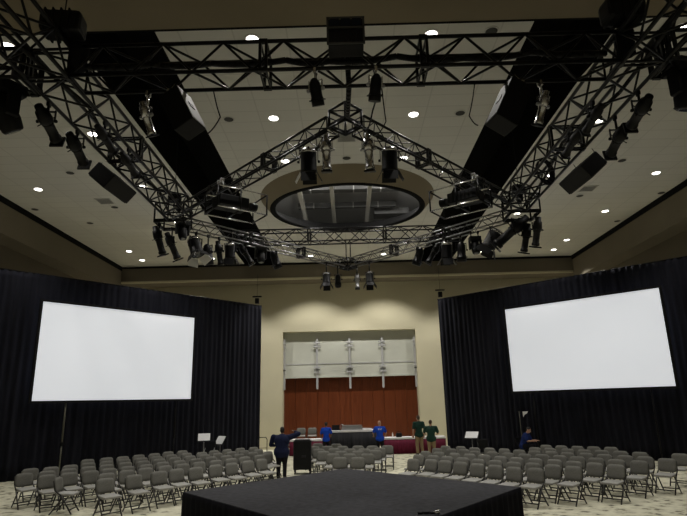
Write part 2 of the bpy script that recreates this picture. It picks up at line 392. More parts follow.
# ------------------------------------------------------------------ drapes
def drape(name, label, a, b, zt, n_pleat):
    a, b = Vector((*a, 0)), Vector((*b, 0)); L = (b-a).length; ang = math.atan2(b.y-a.y, b.x-a.x)
    t = thing(name, label, 'drape', a, ang)
    cols = n_pleat*6; rowsz = [0.02, 0.6, 1.6, 3.2, 5.0, 6.6, zt-0.25, zt]; m = MB()
    amp = [0.06, 0.055, 0.05, 0.045, 0.04, 0.034, 0.028, 0.02]
    ph = [random.uniform(-0.5, 0.5) for _ in range(n_pleat+2)]
    for j, z in enumerate(rowsz):
        for i in range(cols+1):
            u = i/cols*n_pleat; k = int(u); f = u-k
            p = ph[k]*(1-f)+ph[k+1]*f
            y = amp[j]*(math.sin(2*PI*u+p)+0.35*math.sin(0.37*2*PI*u+1.0)+0.2*p)
            m.v.append(Vector((L*i/cols, y, z + (0.02*math.sin(u*0.9) if j == 7 else 0))))
    for j in range(len(rowsz)-1):
        for i in range(cols): m.f.append([j*(cols+1)+i, j*(cols+1)+i+1, (j+1)*(cols+1)+i+1, (j+1)*(cols+1)+i]); m.sm.append(True)
    o = m.build('curtain', 'drape', t)
    md = o.modifiers.new('cloth thickness', 'SOLIDIFY'); md.thickness = 0.012
    MB().tube((0, 0.02, zt+0.0), (L, 0.02, zt+0.0), 0.03, 8).build('top_pipe', 'black_metal', t)
    up = MB()
    for x in (0.0, L/3, 2*L/3, L):
        up.tube((x, 0.2, 0), (x, 0.2, zt), 0.03, 8)
    up.build('upright', 'black_metal', t)
    ft = MB()
    for x in (0.0, L/3, 2*L/3, L): ft.box((x, 0.2, 0.01), (0.4, 0.3, 0.02))
    ft.build('base_plate', 'black_metal', t)
    return t
drape('black_drape', 'tall pleated black drape standing behind the left screen', (-13.75, 19.36), (-4.72, 29.60), 7.72, 48)
drape('black_drape', 'tall pleated black drape standing behind the right screen', (4.84, 29.00), (13.75, 20.55), 7.72, 46)
for x, y, side in ((-4.95, 29.45, 'left'), (5.0, 28.92, 'right')):
    t = thing('drape_hoist', 'small black hoist on top of the inner end of the %s drape' % side, 'hoist', (x, y, 7.75))
    MB().box((0, 0, 0.22), (0.22, 0.2, 0.3), bev=0.03).build('housing', 'black_metal', t)
    MB().box((0, 0, 0.46), (0.5, 0.12, 0.07), bev=0.01).build('beam_clamp', 'black_metal', t)
    MB().tube((0, 0, -0.02), (0, 0, 0.1), 0.02).build('hook', 'silver', t)
    MB().tube((0, 0, 0.48), (0, 0, (9.1 if False else 9.48)-7.75), 0.008, 6).build('chain', 'black_metal', t)

# ------------------------------------------------------------------ projection screens
def screen(label, a, b, s0, s1, z0, z1, off=0.5):
    a, b = Vector((*a, 0)), Vector((*b, 0)); u = (b-a).normalized(); n = u.cross(Vector((0, 0, 1)))
    if n.y > 0: n = -n
    p0 = a+u*s0+n*off; ang = math.atan2(u.y, u.x); W, Hh = s1-s0, z1-z0
    t = thing('projection_screen', label, 'projection screen', p0, ang)
    MB().box((W/2, 0.02, z0+Hh/2), (W, 0.02, Hh)).build('screen_surface', 'screen', t)
    f = MB(); e = 0.09
    f.box((W/2, 0.025, z0-e/2), (W+2*e, 0.08, e)); f.box((W/2, 0.025, z1+e/2), (W+2*e, 0.08, e))
    f.box((-e/2, 0.025, z0+Hh/2), (e, 0.08, Hh)); f.box((W+e/2, 0.025, z0+Hh/2), (e, 0.08, Hh))
    f.build('frame', 'black_plastic', t)
    return t, W, z0
t, W, z0 = screen('white lit projection screen in front of the left black drape', (-13.18, 20.0), (-4.8, 29.5), 1.49, 8.27, 2.81, 6.56)
for x, m in ((1.28, 'pipe'), (W-0.7, 'black_metal')):
    g = MB().tube((x, 0.10, 1.2), (x, 0.10, z0-0.05), 0.035, 10).tube((x, 0.10, 0.03), (x, 0.10, 1.2), 0.028, 8).build('leg', m, t)
    MB().box((x, 0.10, 0.02), (0.12, 0.5, 0.04)).box((x, 0.10, 1.2), (0.09, 0.09, 0.14)).build('foot', 'black_metal', g)
t, W, z0 = screen('white lit projection screen in front of the right black drape', (4.95, 28.9), (13.4, 20.9), 3.97, 10.6, 2.79, 6.57)
for x in (0.9, W-0.9):
    g = MB().tube((x, 0.10, 0.03), (x, 0.10, z0-0.05), 0.03, 8).build('leg', 'black_metal', t)
    MB().box((x, 0.10, 0.02), (0.12, 0.5, 0.04)).build('foot', 'black_metal', g)

# ------------------------------------------------------------------ stage
ZS = 0.80
SC = [Vector((-3.44, 11.95, 0)), Vector((-0.18, 15.36, 0)), Vector((3.31, 11.57, 0)), Vector((0.15, 7.50, 0))]
st = thing('stage_platform', 'low diamond stage with charcoal carpet top and black skirt', 'stage', (0, 0, 0))
d = MB(); top = [p+Vector((0, 0, ZS)) for p in SC]; bot = [p+Vector((0, 0, ZS-0.12)) for p in SC]
d.add(top+bot, [(3, 2, 1, 0), (4, 5, 6, 7)]+[(k, (k+1) % 4, 4+(k+1) % 4, 4+k) for k in range(4)])
d.build('deck', 'deck', st)
ctr = sum(SC, Vector())/4
for k in range(4):
    a, b = SC[k], SC[(k+1) % 4]; L = (b-a).length; u = (b-a)/L; n = u.cross(Vector((0, 0, 1)))
    if n.dot((a+b)/2-ctr) < 0: n = -n
    m = MB(); nn = int(L*14)
    for z, am in ((ZS-0.005, 0.004), (ZS-0.1, 0.012), (0.01, 0.03)):
        for i in range(nn+1): m.v.append(a+u*(L*i/nn)+n*(0.02+am*math.sin(i*1.9))+Vector((0, 0, z)))
    for j in range(2):
        for i in range(nn): m.f.append([j*(nn+1)+i, j*(nn+1)+i+1, (j+1)*(nn+1)+i+1, (j+1)*(nn+1)+i]); m.sm.append(True)
    o = m.build('skirt', 'skirt', st); md = o.modifiers.new('cloth thickness', 'SOLIDIFY'); md.thickness = 0.008
t = thing('cable', 'short black cable with silver connector on the right edge of the stage', 'cable', (1.22, 9.08, ZS))
pts = [Vector((0.10, 0.02, 0.02)), Vector((0.04, -0.03, 0.03)), Vector((-0.04, 0.0, 0.03)), Vector((-0.12, 0.07, 0.02)), Vector((-0.22, 0.05, 0.02))]
MB().path(pts, 0.018, 8).build('lead', 'black_plastic', t)
MB().lathe([(0, 0.015), (0.02, 0.028), (0.1, 0.026), (0.12, 0.015)], (0.02, -0.04, 0.035), (0.6, 0.4, 0.1), 10).build('connector', 'chrome', t)

# ------------------------------------------------------------------ folding chairs
def make_chair():
    t = thing('folding_chair', 'x', 'chair')
    MB().box((0, -0.03, 0.45), (0.44, 0.42, 0.055), rot=Matrix.Rotation(0.06, 3, 'X'), bev=0.022).build('seat', 'seat', t)
    # padded back: rounded, slightly wrapped round the sitter
    m = MB(); nx, nz = 8, 6; Wd, z0, z1 = 0.45, 0.50, 0.84
    fr, bk = [], []
    for j in range(nz+1):
        v = j/nz
        for i in range(nx+1):
            u = i/nx*2-1; vv = v*2-1
            # superellipse outline so the corners are round
            k = max(abs(u), abs(vv)); e = (abs(u)**5+abs(vv)**5)**0.2
            sc = k/e if e > 0 else 1
            x = u*sc*Wd/2; z = (z0+z1)/2+vv*sc*(z1-z0)/2
            th = 0.028*(1-max(abs(u), abs(vv))**6*0.8)
            y = 0.20+(z-z0)*0.18-0.035*(1-u*u)*-1-0.03
            fr.append(Vector((x, y-th, z))); bk.append(Vector((x, y+th, z)))
    m.v = fr+bk; n1 = (nx+1)*(nz+1)
    for j in range(nz):
        for i in range(nx):
            a = j*(nx+1)+i; q = [a, a+1, a+nx+2, a+nx+1]
            m.f.append(q); m.sm.append(True); m.f.append([n1+p for p in q][::-1]); m.sm.append(True)
    edge = [i for i in range(nx+1)]+[j*(nx+1)+nx for j in range(1, nz+1)]+[nz*(nx+1)+i for i in range(nx-1, -1, -1)]+[j*(nx+1) for j in range(nz-1, 0, -1)]
    for a, b in zip(edge, edge[1:]+edge[:1]): m.f.append([a, n1+a, n1+b, b]); m.sm.append(True)
    m.build('backrest', 'back', t)
    for s in (-1, 1):
        MB().path([(s*0.235, -0.25, 0.0), (s*0.235, 0.03, 0.43), (s*0.225, 0.20, 0.56), (s*0.215, 0.25, 0.78)], 0.018, 6).build('leg', 'chair_leg', t)
        MB().path([(s*0.205, 0.29, 0.0), (s*0.205, -0.02, 0.42)], 0.018, 6).build('leg', 'chair_leg', t)
    MB().tube((-0.235, -0.185, 0.10), (0.235, -0.185, 0.10), 0.016, 6).build('stretcher', 'chair_leg', t)
    MB().tube((-0.205, 0.215, 0.10), (0.205, 0.215, 0.10), 0.016, 6).build('stretcher', 'chair_leg', t)
    return t
chair0 = make_chair(); used = [False]; placed = []
def chair(px, py, f, label, group, z=0.0):
    """px, py: where the top of the back stands; f: the way the chair faces"""
    f = Vector(f).normalized(); o = (px+f.x*0.25, py+f.y*0.25)
    for q in placed:                                    # keep neighbours from touching
        dd = math.hypot(q[0]-o[0], q[1]-o[1])
        if dd < 0.53 and abs(q[2]-z) < 0.1:
            k = (0.53-dd)/max(dd, 0.05); o = (o[0]+(o[0]-q[0])*k, o[1]+(o[1]-q[1])*k)
    placed.append((*o, z))
    rz = math.atan2(f.x, -f.y)+random.uniform(-0.05, 0.05)
    if not used[0]:
        used[0] = True; chair0.location = (*o, z); chair0.rotation_euler = (0, 0, rz); chair0['label'] = label; chair0['group'] = group; return chair0
    return copy_thing(chair0, (*o, z), rz, label, group)
LEFT = [[(-8.89,15.72),(-9.41,16.89)],[(-8.01,15.20),(-8.52,16.15),(-8.97,17.20)],[(-7.63,15.61),(-8.15,16.64),(-8.62,17.66)],
[(-7.23,15.90),(-7.80,17.09),(-8.35,18.27),(-8.90,19.42)],[(-6.02,14.18),(-6.46,15.26),(-6.88,16.38),(-7.43,17.51),(-7.93,18.66),(-8.48,19.89)],
[(-5.54,14.75),(-6.16,15.83),(-6.55,16.88),(-7.11,18.12),(-7.59,19.21),(-8.04,20.21)],[(-5.84,16.32),(-6.15,17.27),(-6.67,18.37),(-7.14,19.54),(-7.67,20.71)],
[(-5.14,15.41),(-5.42,16.75),(-5.88,17.90),(-6.34,18.95),(-6.76,19.93),(-7.26,21.15)],[(-4.82,15.88),(-5.04,17.19),(-5.45,18.28),(-5.95,19.42),(-6.42,20.47),(-6.97,21.82)],
[(-4.37,16.16),(-4.67,17.63),(-5.07,18.75),(-5.56,19.85),(-6.01,20.99),(-6.53,22.18)],[(-3.94,16.67),(-4.26,18.04),(-4.71,19.26),(-5.19,20.20),(-5.55,21.19)],
[(-3.55,17.06),(-3.88,18.50),(-4.29,19.64),(-4.81,20.67),(-5.23,21.86)],[(-3.18,17.61),(-3.52,18.97),(-3.94,20.10),(-4.43,21.18),(-4.82,22.28)],
[(-2.83,18.10),(-3.13,19.49),(-3.56,20.74),(-4.02,21.53),(-4.41,22.73)],[(-3.06,19.68),(-3.03,20.80),(-3.55,21.93),(-3.94,23.08)]]
for i, fl in enumerate(LEFT):
    for j, (x, y) in enumerate(fl):
        chair(x, y, (0.74, -0.67), 'grey folding chair, left block, %s file from the left, %s from the front' % (ORD[i], ORD[j]), 'folding chairs in the left block')
chair(-7.40, 14.59, (0.93, 0.1), 'grey folding chair turned sideways at the front corner of the left block', 'folding chairs in the left block')
R1 = [(1.84,17.01),(2.25,16.83),(2.65,16.40),(3.00,15.93),(3.35,15.41),(3.71,14.98),(4.04,14.48),(4.48,14.18),(5.12,14.82),(5.46,14.38),(6.25,14.99),(6.57,14.51),(7.51,15.22),(8.44,15.57),(9.47,16.72)]
R2 = [(2.14,18.27),(2.54,17.97),(2.92,17.53),(3.30,17.10),(3.63,16.56),(4.01,16.15),(4.36,15.63),(4.76,15.30),(5.59,16.00),(5.92,15.48),(6.81,16.14),(7.13,15.64),(8.19,16.21)]
R3 = [(2.52,19.42),(2.88,19.09),(3.32,18.55),(3.72,18.13),(4.09,17.74),(4.45,17.21),(4.79,16.77),(5.19,16.36),(6.12,17.04),(6.48,16.62),(7.45,17.08),(7.84,16.61),(8.69,17.44)]
R4 = [(3.05,20.43),(3.46,20.19),(3.84,19.84),(4.10,19.06),(4.58,18.75),(4.94,18.22),(5.32,17.75),(5.75,17.48),(6.66,17.84),(7.09,17.56),(7.94,18.34),(8.33,17.91)]
R5 = [(3.53,21.46),(4.01,21.03),(4.37,20.39),(4.83,20.13),(5.22,19.69),(5.57,19.11),(5.91,18.64),(6.31,18.35),(7.15,19.09),(7.51,18.65),(8.26,19.67),(8.69,19.33)]
R6 = [None]*6+[(6.33,19.90),(6.70,19.50),(7.41,20.36),(7.84,20.01)]
R7 = [None]*7+[(7.02,20.76)]
for j, rw in enumerate((R1, R2, R3, R4, R5, R6, R7)):
    for i, p in enumerate(rw):
        if p: chair(p[0], p[1], (-0.75, -0.66), 'grey folding chair, right block, %s file from the aisle, %s from the front' % (ORD[i], ORD[j]), 'folding chairs in the right block')
CB = [[(-0.36,18.07),(0.19,17.94)],[(-0.62,19.36),(-0.05,19.21),(0.52,19.06)],[(-0.99,20.41),(-0.36,20.28),(0.24,20.23),(0.84,20.35)],
      [(-1.20,21.44),(-0.64,21.54),(-0.05,21.24),(0.47,21.09),(1.04,21.24)],[(-1.47,22.75),(-0.95,22.71),(-0.35,22.54),(0.28,22.50),(0.82,22.34),(1.40,22.31)],[(-1.40,24.30),(-0.61,23.78)]]
for j, rw in enumerate(CB):
    for i, (x, y) in enumerate(rw):
        chair(x, y, (-0.12, -1), 'grey folding chair, centre block, %s row behind the stage, %s from the left' % (ORD[j], ORD[i]), 'folding chairs in the centre block')

# ------------------------------------------------------------------ tables at the back
def pleated(W, D, H, n):
    """a pleated skirt round three sides of a table, local origin at the table centre on the floor"""
    pts = [(-W/2, D/2), (-W/2, -D/2), (W/2, -D/2), (W/2, D/2)]; line = []
    for a, b in zip(pts, pts[1:]):
        L = math.hypot(b[0]-a[0], b[1]-a[1]); k = max(4, int(L*n)); nx, ny = (b[1]-a[1])/L, -(b[0]-a[0])/L
        for i in range(k):
            t = i/k; line.append((a[0]+(b[0]-a[0])*t, a[1]+(b[1]-a[1])*t, -nx, -ny, 1 if i else 0))
    line.append((*pts[-1], 0, 0, 0)); m = MB()
    for z, am in ((H, 0.0), (0.02, 0.03)):
        for i, (x, y, nx, ny, w) in enumerate(line): m.v.append(Vector((x-nx*am*w*math.sin(i*2.1)*-1, y-ny*am*w*math.sin(i*2.1)*-1, z)))
    c = len(line)
    for i in range(c-1): m.f.append([i, i+1, c+i+1, c+i]); m.sm.append(True)
    return m
def skirted(label, x0, x1, y, D, H, top, sk):
    W = x1-x0
    t = thing('banquet_table', label, 'table', ((x0+x1)/2, y, 0))
    MB().box((0, 0, H-0.045), (W+0.05, D+0.05, 0.09), bev=0.012).build('tabletop', top, t)
    o = pleated(W, D, H-0.06, 16).build('skirt', sk, t); md = o.modifiers.new('cloth thickness', 'SOLIDIFY'); md.thickness = 0.006
    for sx in (-1, 1):
        for sy in (-1, 1): MB().tube((sx*(W/2-0.12), sy*(D/2-0.1), 0), (sx*(W/2-0.12), sy*(D/2-0.1), H-0.04), 0.018, 6).build('leg', 'black_metal', t)
    return t
skirted('white-topped table with maroon skirt left of the black control table', -3.0, -1.15, 28.45, 0.76, 0.77, 'table_white', 'maroon')
skirted('white-topped table with maroon skirt right of the black control table', 1.62, 4.60, 28.3, 0.76, 0.77, 'table_white', 'maroon')
skirted('tall black-draped control table in front of the mahogany wall', -0.98, 1.25, 27.7, 0.8, 1.19, 'table_white', 'skirt_grey')
# equipment on the control table
TZ = 1.19
t = thing('mixing_console', 'grey sound mixing console in the middle of the black control table', 'mixing console', (0.06, 27.7, TZ))
m = MB(); m.add([(-0.5, -0.25, 0), (0.5, -0.25, 0), (0.5, 0.25, 0), (-0.5, 0.25, 0), (-0.5, -0.25, 0.17), (0.5, -0.25, 0.17), (0.5, 0.25, 0.06), (-0.5, 0.25, 0.06)],
                [(3, 2, 1, 0), (4, 5, 6, 7), (0, 1, 5, 4), (1, 2, 6, 5), (2, 3, 7, 6), (3, 0, 4, 7)]); m.build('body', 'silver', t)
m = MB()
for k in range(14): m.box((-0.44+k*0.068, 0.05, 0.115), (0.02, 0.05, 0.03))
m.build('fader', 'white', t)
MB().box((0, -0.2, 0.2), (0.95, 0.06, 0.06), bev=0.01).build('meter_bridge', 'silver', t)
t = thing('laptop', 'open black laptop at the left end of the black control table', 'laptop', (-0.72, 27.72, TZ), PI)
MB().box((0, 0, 0.01), (0.36, 0.25, 0.02)).build('keyboard_base', 'black_plastic', t)
MB().box((0, 0.14, 0.13), (0.36, 0.02, 0.24), rot=Matrix.Rotation(-0.2, 3, 'X')).build('screen_lid', 'black_plastic', t)
t = thing('desk_lamp', 'small silver gooseneck desk lamp beside the mixing console', 'desk lamp', (-0.50, 27.5, TZ))
MB().lathe([(0, 0.05), (0.02, 0.05), (0.03, 0.015)], (0, 0, 0), (0, 0, 1), 12).build('base', 'black_metal', t)
MB().path([(0, 0, 0.02), (0, 0, 0.2), (0.05, 0, 0.27), (0.12, 0, 0.27)], 0.007, 6).build('gooseneck', 'silver', t)
MB().lathe([(0, 0.012), (0.03, 0.04), (0.05, 0.045)], (0.11, 0, 0.28), (0.3, 0, -1), 10).build('lamp_shade', 'silver', t)
tag(MB().box((0.78, 27.6, TZ+0.03), (0.42, 0.3, 0.06), rot=Matrix.Rotation(0.15, 3, 'Z'), bev=0.006).build('paper_stack', 'white'), 'low stack of white papers right of the mixing console', 'papers')
# things on the right white table
def bottle(x, y, z, label):
    t = thing('water_bottle', label, 'bottle', (x, y, z))
    MB().lathe([(0, 0.03), (0.01, 0.034), (0.15, 0.034), (0.19, 0.014), (0.21, 0.014)], (0, 0, 0), (0, 0, 1), 12).build('body', 'white', t)
    MB().lathe([(0, 0.016), (0.02, 0.016)], (0, 0, 0.21), (0, 0, 1), 12).build('cap', 'white', t)
bottle(2.06, 28.25, 0.77, 'small white bottle on the right maroon-skirted table')
t = thing('equipment_bag', 'soft black equipment bag on the right maroon-skirted table', 'bag', (1.95+0.42, 28.25, 0.77))
MB().box((0, 0, 0.1), (0.3, 0.3, 0.2), bev=0.06).build('body', 'black_plastic', t)
MB().path([(-0.1, 0, 0.19), (-0.07, 0, 0.27), (0.07, 0, 0.27), (0.1, 0, 0.19)], 0.012, 6).build('handle', 'black_plastic', t)
# riser behind the left table with two chairs on it
t = thing('riser', 'low black riser behind the left maroon-skirted table', 'riser', (-2.55, 29.8, 0))
MB().box((0, 0, 0.39), (1.9, 1.2, 0.04)).build('deck', 'deck', t)
for sx in (-1, 1):
    for sy in (-1, 1): MB().box((sx*0.88, sy*0.53, 0.185), (0.06, 0.06, 0.37)).build('leg', 'black_metal', t)
chair(-2.58, 29.75, (0.0, -1), 'grey folding chair behind the left white table, nearer the left drape', 'folding chairs behind the white table', z=0.41)
chair(-2.00, 29.75, (0.0, -1), 'grey folding chair behind the left white table, nearer the control table', 'folding chairs behind the white table', z=0.41)

# equipment case next to the standing man
t = thing('equipment_case', 'black upright equipment case on wheels beside the man in navy', 'equipment case', (-1.80, 21.3, 0), 0.05)
MB().box((0, 0, 0.66), (0.66, 0.6, 1.0), bev=0.03).build('body', 'black_plastic', t)
MB().box((0, 0, 1.17), (0.56, 0.56, 0.05), bev=0.02).build('lid', 'black_plastic', t)
m = MB()
for sx in (-1, 1): m.box((sx*0.31, -0.305, 0.66), (0.03, 0.02, 0.98))
m.build('edge_trim', 'charcoal', t)
MB().box((0.05, -0.31, 0.62), (0.16, 0.02, 0.08), bev=0.01).build('latch', 'charcoal', t)
for sx in (-1, 1):
    for sy in (-1, 1):
        g = MB().lathe([(-0.02, 0.05), (-0.015, 0.06), (0.015, 0.06), (0.02, 0.05)], (sx*0.27, sy*0.23, 0.06), (1, 0, 0), 12).box((sx*0.27, sy*0.23, 0.13), (0.07, 0.07, 0.06)).build('caster', 'black_metal', t)
# hand truck at the end of the left drape
t = thing('hand_truck', 'black hand truck standing at the inner end of the left drape', 'hand truck', (-3.95, 25.6, 0), 0.15)
MB().path([(-0.2, 0, 0.02), (-0.2, 0.1, 0.95), (-0.15, 0.12, 1.05), (0.15, 0.12, 1.05), (0.2, 0.1, 0.95), (0.2, 0, 0.02)], 0.018, 8).build('frame', 'black_metal', t)
m = MB()
for z in (0.3, 0.6): m.tube((-0.2, z*0.105, z), (0.2, z*0.105, z), 0.014, 6)
m.build('crossbar', 'black_metal', t)
MB().box((0, -0.12, 0.015), (0.42, 0.26, 0.014)).build('toe_plate', 'black_metal', t)
for s in (-1, 1): MB().lathe([(-0.025, 0.08), (-0.02, 0.1), (0.02, 0.1), (0.025, 0.08)], (s*0.25, 0.08, 0.1), (1, 0, 0), 14).build('wheel', 'black_plastic', t)

# music stands with white sheets
def music_stand(x, y, rz, h, tilt, label):
    t = thing('music_stand', label, 'music stand', (x, y, 0), rz, 'music stands by the drapes')
    MB().tube((0, 0, 0.25), (0, 0, h-0.06), 0.014, 8).build('pole', 'silver', t)
    for k in range(3):
        a = 2*PI*k/3+0.3; MB().tube((0, 0, 0.28), (0.32*math.cos(a), 0.32*math.sin(a), 0.015), 0.011, 6).build('leg', 'black_metal', t)
    R = Matrix.Rotation(tilt, 3, 'X')
    MB().box((0, 0, h), (0.56, 0.40, 0.015), rot=R).box(R @ Vector((0, -0.2, 0.03))+Vector((0, 0, h)), (0.56, 0.015, 0.06), rot=R).build('desk', 'black_metal', t)
    MB().box(R @ Vector((0, 0.02, 0.014))+Vector((0, 0, h)), (0.50, 0.36, 0.008), rot=R).build('white_sheet', 'white', t)
    return t
music_stand(-6.32, 24.6, 0.25, 1.16, 0.9, 'music stand with white sheet by the left drape, farther from the aisle')
music_stand(-5.55, 24.3, -0.7, 1.04, 1.0, 'music stand with tilted white sheet by the left drape, nearer the aisle')
music_stand(4.78, 22.7, -0.5, 1.10, 0.7, 'music stand with white sheet by the inner end of the right drape')
for x, y, lab in ((-5.98, 23.95, 'black jacket-draped folding chair between the two music stands'),):
    t = thing('draped_chair', lab, 'chair', (x, y, 0), -0.3)
    MB().box((0, 0, 0.45), (0.44, 0.42, 0.04), bev=0.015).build('seat', 'black_plastic', t)
    MB().box((0, 0.2, 0.80), (0.5, 0.10, 0.5), bev=0.045).build('jacket', 'dark_cloth', t)
    for sx in (-1, 1):
        MB().path([(sx*0.22, -0.22, 0), (sx*0.22, 0.0, 0.44), (sx*0.22, 0.2, 0.85)], 0.013, 6).build('leg', 'silver', t)
        MB().path([(sx*0.2, 0.27, 0), (sx*0.2, 0.0, 0.43)], 0.013, 6).build('leg', 'silver', t)
t = thing('draped_chair', 'dark folding chair beside the music stand at the right drape', 'chair', (5.25, 22.55, 0), 0.3)
MB().box((0, 0, 0.45), (0.44, 0.42, 0.04), bev=0.015).build('seat', 'black_plastic', t)
MB().box((0, 0.2, 0.76), (0.46, 0.08, 0.38), bev=0.035).build('backrest', 'black_plastic', t)
for sx in (-1, 1):
    MB().path([(sx*0.22, -0.22, 0), (sx*0.22, 0.0, 0.44), (sx*0.22, 0.2, 0.85)], 0.013, 6).build('leg', 'black_metal', t)
    MB().path([(sx*0.2, 0.27, 0), (sx*0.2, 0.0, 0.43)], 0.013, 6).build('leg', 'black_metal', t)
# stand and white cloth made up for bright slivers at a drape gap
t = thing('gap_sliver_stand', 'made-up pole and white cloth for bright slivers at the right drape gap', 'stand', (7.58, 25.5, 0))
MB().tube((0, 0, 0.2), (0, 0, 1.92), 0.016, 8).build('pole', 'pipe', t)
for k in range(3):
    a = 2*PI*k/3; MB().tube((0, 0, 0.5), (0.35*math.cos(a), 0.35*math.sin(a), 0.012), 0.011, 6).build('leg', 'black_metal', t)
MB().tube((-0.05, 0, 1.90), (0.42, 0, 1.90), 0.012, 6).build('crossbar', 'black_metal', t)
m = MB(); m.add([(0.14, -0.02, 1.90), (0.40, -0.02, 1.90), (0.33, -0.03, 1.82), (0.22, -0.03, 1.76), (0.16, -0.02, 1.66),
                 (0.14, 0.0, 1.90), (0.40, 0.0, 1.90), (0.33, 0.0, 1.82), (0.22, 0.0, 1.76), (0.16, 0.0, 1.66)],
                [(4, 3, 2, 1, 0), (5, 6, 7, 8, 9), (0, 1, 6, 5), (1, 2, 7, 6), (2, 3, 8, 7), (3, 4, 9, 8), (4, 0, 5, 9)])
m.build('cloth', 'white', t)
# ------------------------------------------------------------------ trusses
ZT = 7.60
def truss(label, a, b, w, h, z, cr, lr, bay, m='truss', joints=(), name='box_truss'):
    a, b = Vector((*a, z)), Vector((*b, z)); L = (b-a).length; ang = math.atan2(b.y-a.y, b.x-a.x)
    t = thing(name, label, 'truss', a, ang, 'lighting trusses')
    for sy in (-1, 1):
        for zz in (0, h): MB().tube((0, sy*w/2, zz), (L, sy*w/2, zz), cr, 8).build('chord', m, t)
    n = max(2, int(round(L/bay))); n += n % 2; s = L/n
    faces = [((-w/2, 0), (-w/2, h)), ((w/2, 0), (w/2, h)), ((-w/2, 0), (w/2, 0)), ((-w/2, h), (w/2, h))]
    for fi, (p, q) in enumerate(faces):
        k = MB()
        for i in range(n):
            u, v = (p, q) if (i+fi) % 2 == 0 else (q, p)
            k.tube((i*s, *u), ((i+1)*s, *v), lr, 6, cap=False)
        for i in (0, n): k.tube((i*s, *p), (i*s, *q), lr, 6, cap=False)
        k.build('lacing', 'truss', t)
    for x in joints:
        k = MB()
        for dx in (-0.05, 0.05):
            for sy in (-1, 1): k.box((x+dx, sy*w/2, h/2), (0.045, 0.05, h))
            k.box((x+dx, 0, 0), (0.03, w, 0.035)); k.box((x+dx, 0, h), (0.03, w, 0.035))
        for sy in (-1, 1):
            for zz in (0, h): k.box((x, sy*w/2, zz), (0.14, 0.07, 0.07), bev=0.01)
        k.build('section_joint', 'truss', t)
    return t
truss('front black box truss crossing above the camera end of the stage', (-4.30, 7.81), (4.40, 7.81), 0.52, 0.52, ZT, 0.033, 0.021, 0.52, joints=(3.06, 5.62))
truss('left black box truss running the length of the rig', (-4.685, 2.6), (-4.685, 14.55), 0.66, 0.52, ZT, 0.033, 0.021, 0.5, joints=(2.0, 5.05, 8.1))
truss('right black box truss running the length of the rig', (4.785, 2.6), (4.785, 14.55), 0.66, 0.52, ZT, 0.033, 0.021, 0.5, joints=(2.0, 5.05, 8.1))
truss('short black box truss outboard of the left truss', (-5.05, 7.81), (-7.3, 7.81), 0.52, 0.52, ZT, 0.033, 0.021, 0.52, joints=(0.1,))
truss('short black box truss outboard of the right truss', (5.15, 7.81), (7.4, 7.81), 0.52, 0.52, ZT, 0.033, 0.021, 0.52, joints=(0.1,))
truss('slim black truss from the apex to the left rig corner', (-0.20, 9.72), (-4.75, 14.63), 0.31, 0.31, ZT, 0.027, 0.013, 0.36, joints=(2.2, 4.6))
truss('slim black truss from the apex to the right rig corner', (0.30, 9.72), (4.85, 14.63), 0.31, 0.31, ZT, 0.027, 0.013, 0.36, joints=(2.2, 4.6))
truss('slim silver-edged truss from the left rig corner to the rear point', (-4.70, 15.54), (-0.17, 20.60), 0.31, 0.31, ZT, 0.024, 0.011, 0.33, m='truss_alu', joints=(2.2, 4.6))
truss('slim silver-edged truss from the right rig corner to the rear point', (4.80, 15.54), (0.27, 20.60), 0.31, 0.31, ZT, 0.024, 0.011, 0.33, m='truss_alu', joints=(2.2, 4.6))
truss('high black box truss spanning behind the rear point under the oval', (-4.6, 21.45), (4.7, 21.45), 0.52, 0.52, 8.85, 0.032, 0.020, 0.52, joints=(3.1, 6.2))

def corner_block(label, x, y, s, h, z, rz=0.0):
    t = thing('corner_block', label, 'truss corner', (x, y, z), rz, 'truss corner blocks')
    f = MB()
    for sx in (-1, 1):
        for sy in (-1, 1): f.tube((sx*s/2, sy*s/2, 0), (sx*s/2, sy*s/2, h), 0.026, 8)
    for zz in (0, h):
        for k in (-1, 1):
            f.tube((-s/2, k*s/2, zz), (s/2, k*s/2, zz), 0.026, 8); f.tube((k*s/2, -s/2, zz), (k*s/2, s/2, zz), 0.026, 8)
    f.build('frame', 'truss', t)
    for dx, dy in ((1, 0), (-1, 0), (0, 1), (0, -1)):
        MB().box((dx*s/2, dy*s/2, 0.04), (0.012 if dx else s, 0.012 if dy else s, 0.09)).build('gusset', 'truss', t)
    d = MB(); d.tube((-s/2, -s/2, 0), (s/2, s/2, 0), 0.014, 6).tube((s/2, -s/2, h), (-s/2, s/2, h), 0.014, 6).build('brace', 'truss', t)
    return t
corner_block('black truss corner block at the apex behind the front truss', 0.05, 9.45, 0.44, 0.36, ZT-0.02, PI/4)
corner_block('black truss corner block at the rear point of the rig', 0.05, 20.85, 0.44, 0.36, ZT-0.02, PI/4)
corner_block('black truss corner block where the left trusses meet', -5.02, 15.05, 0.82, 0.56, ZT-0.02, 0.0)
corner_block('black truss corner block where the right trusses meet', 5.12, 15.05, 0.82, 0.56, ZT-0.02, 0.0)

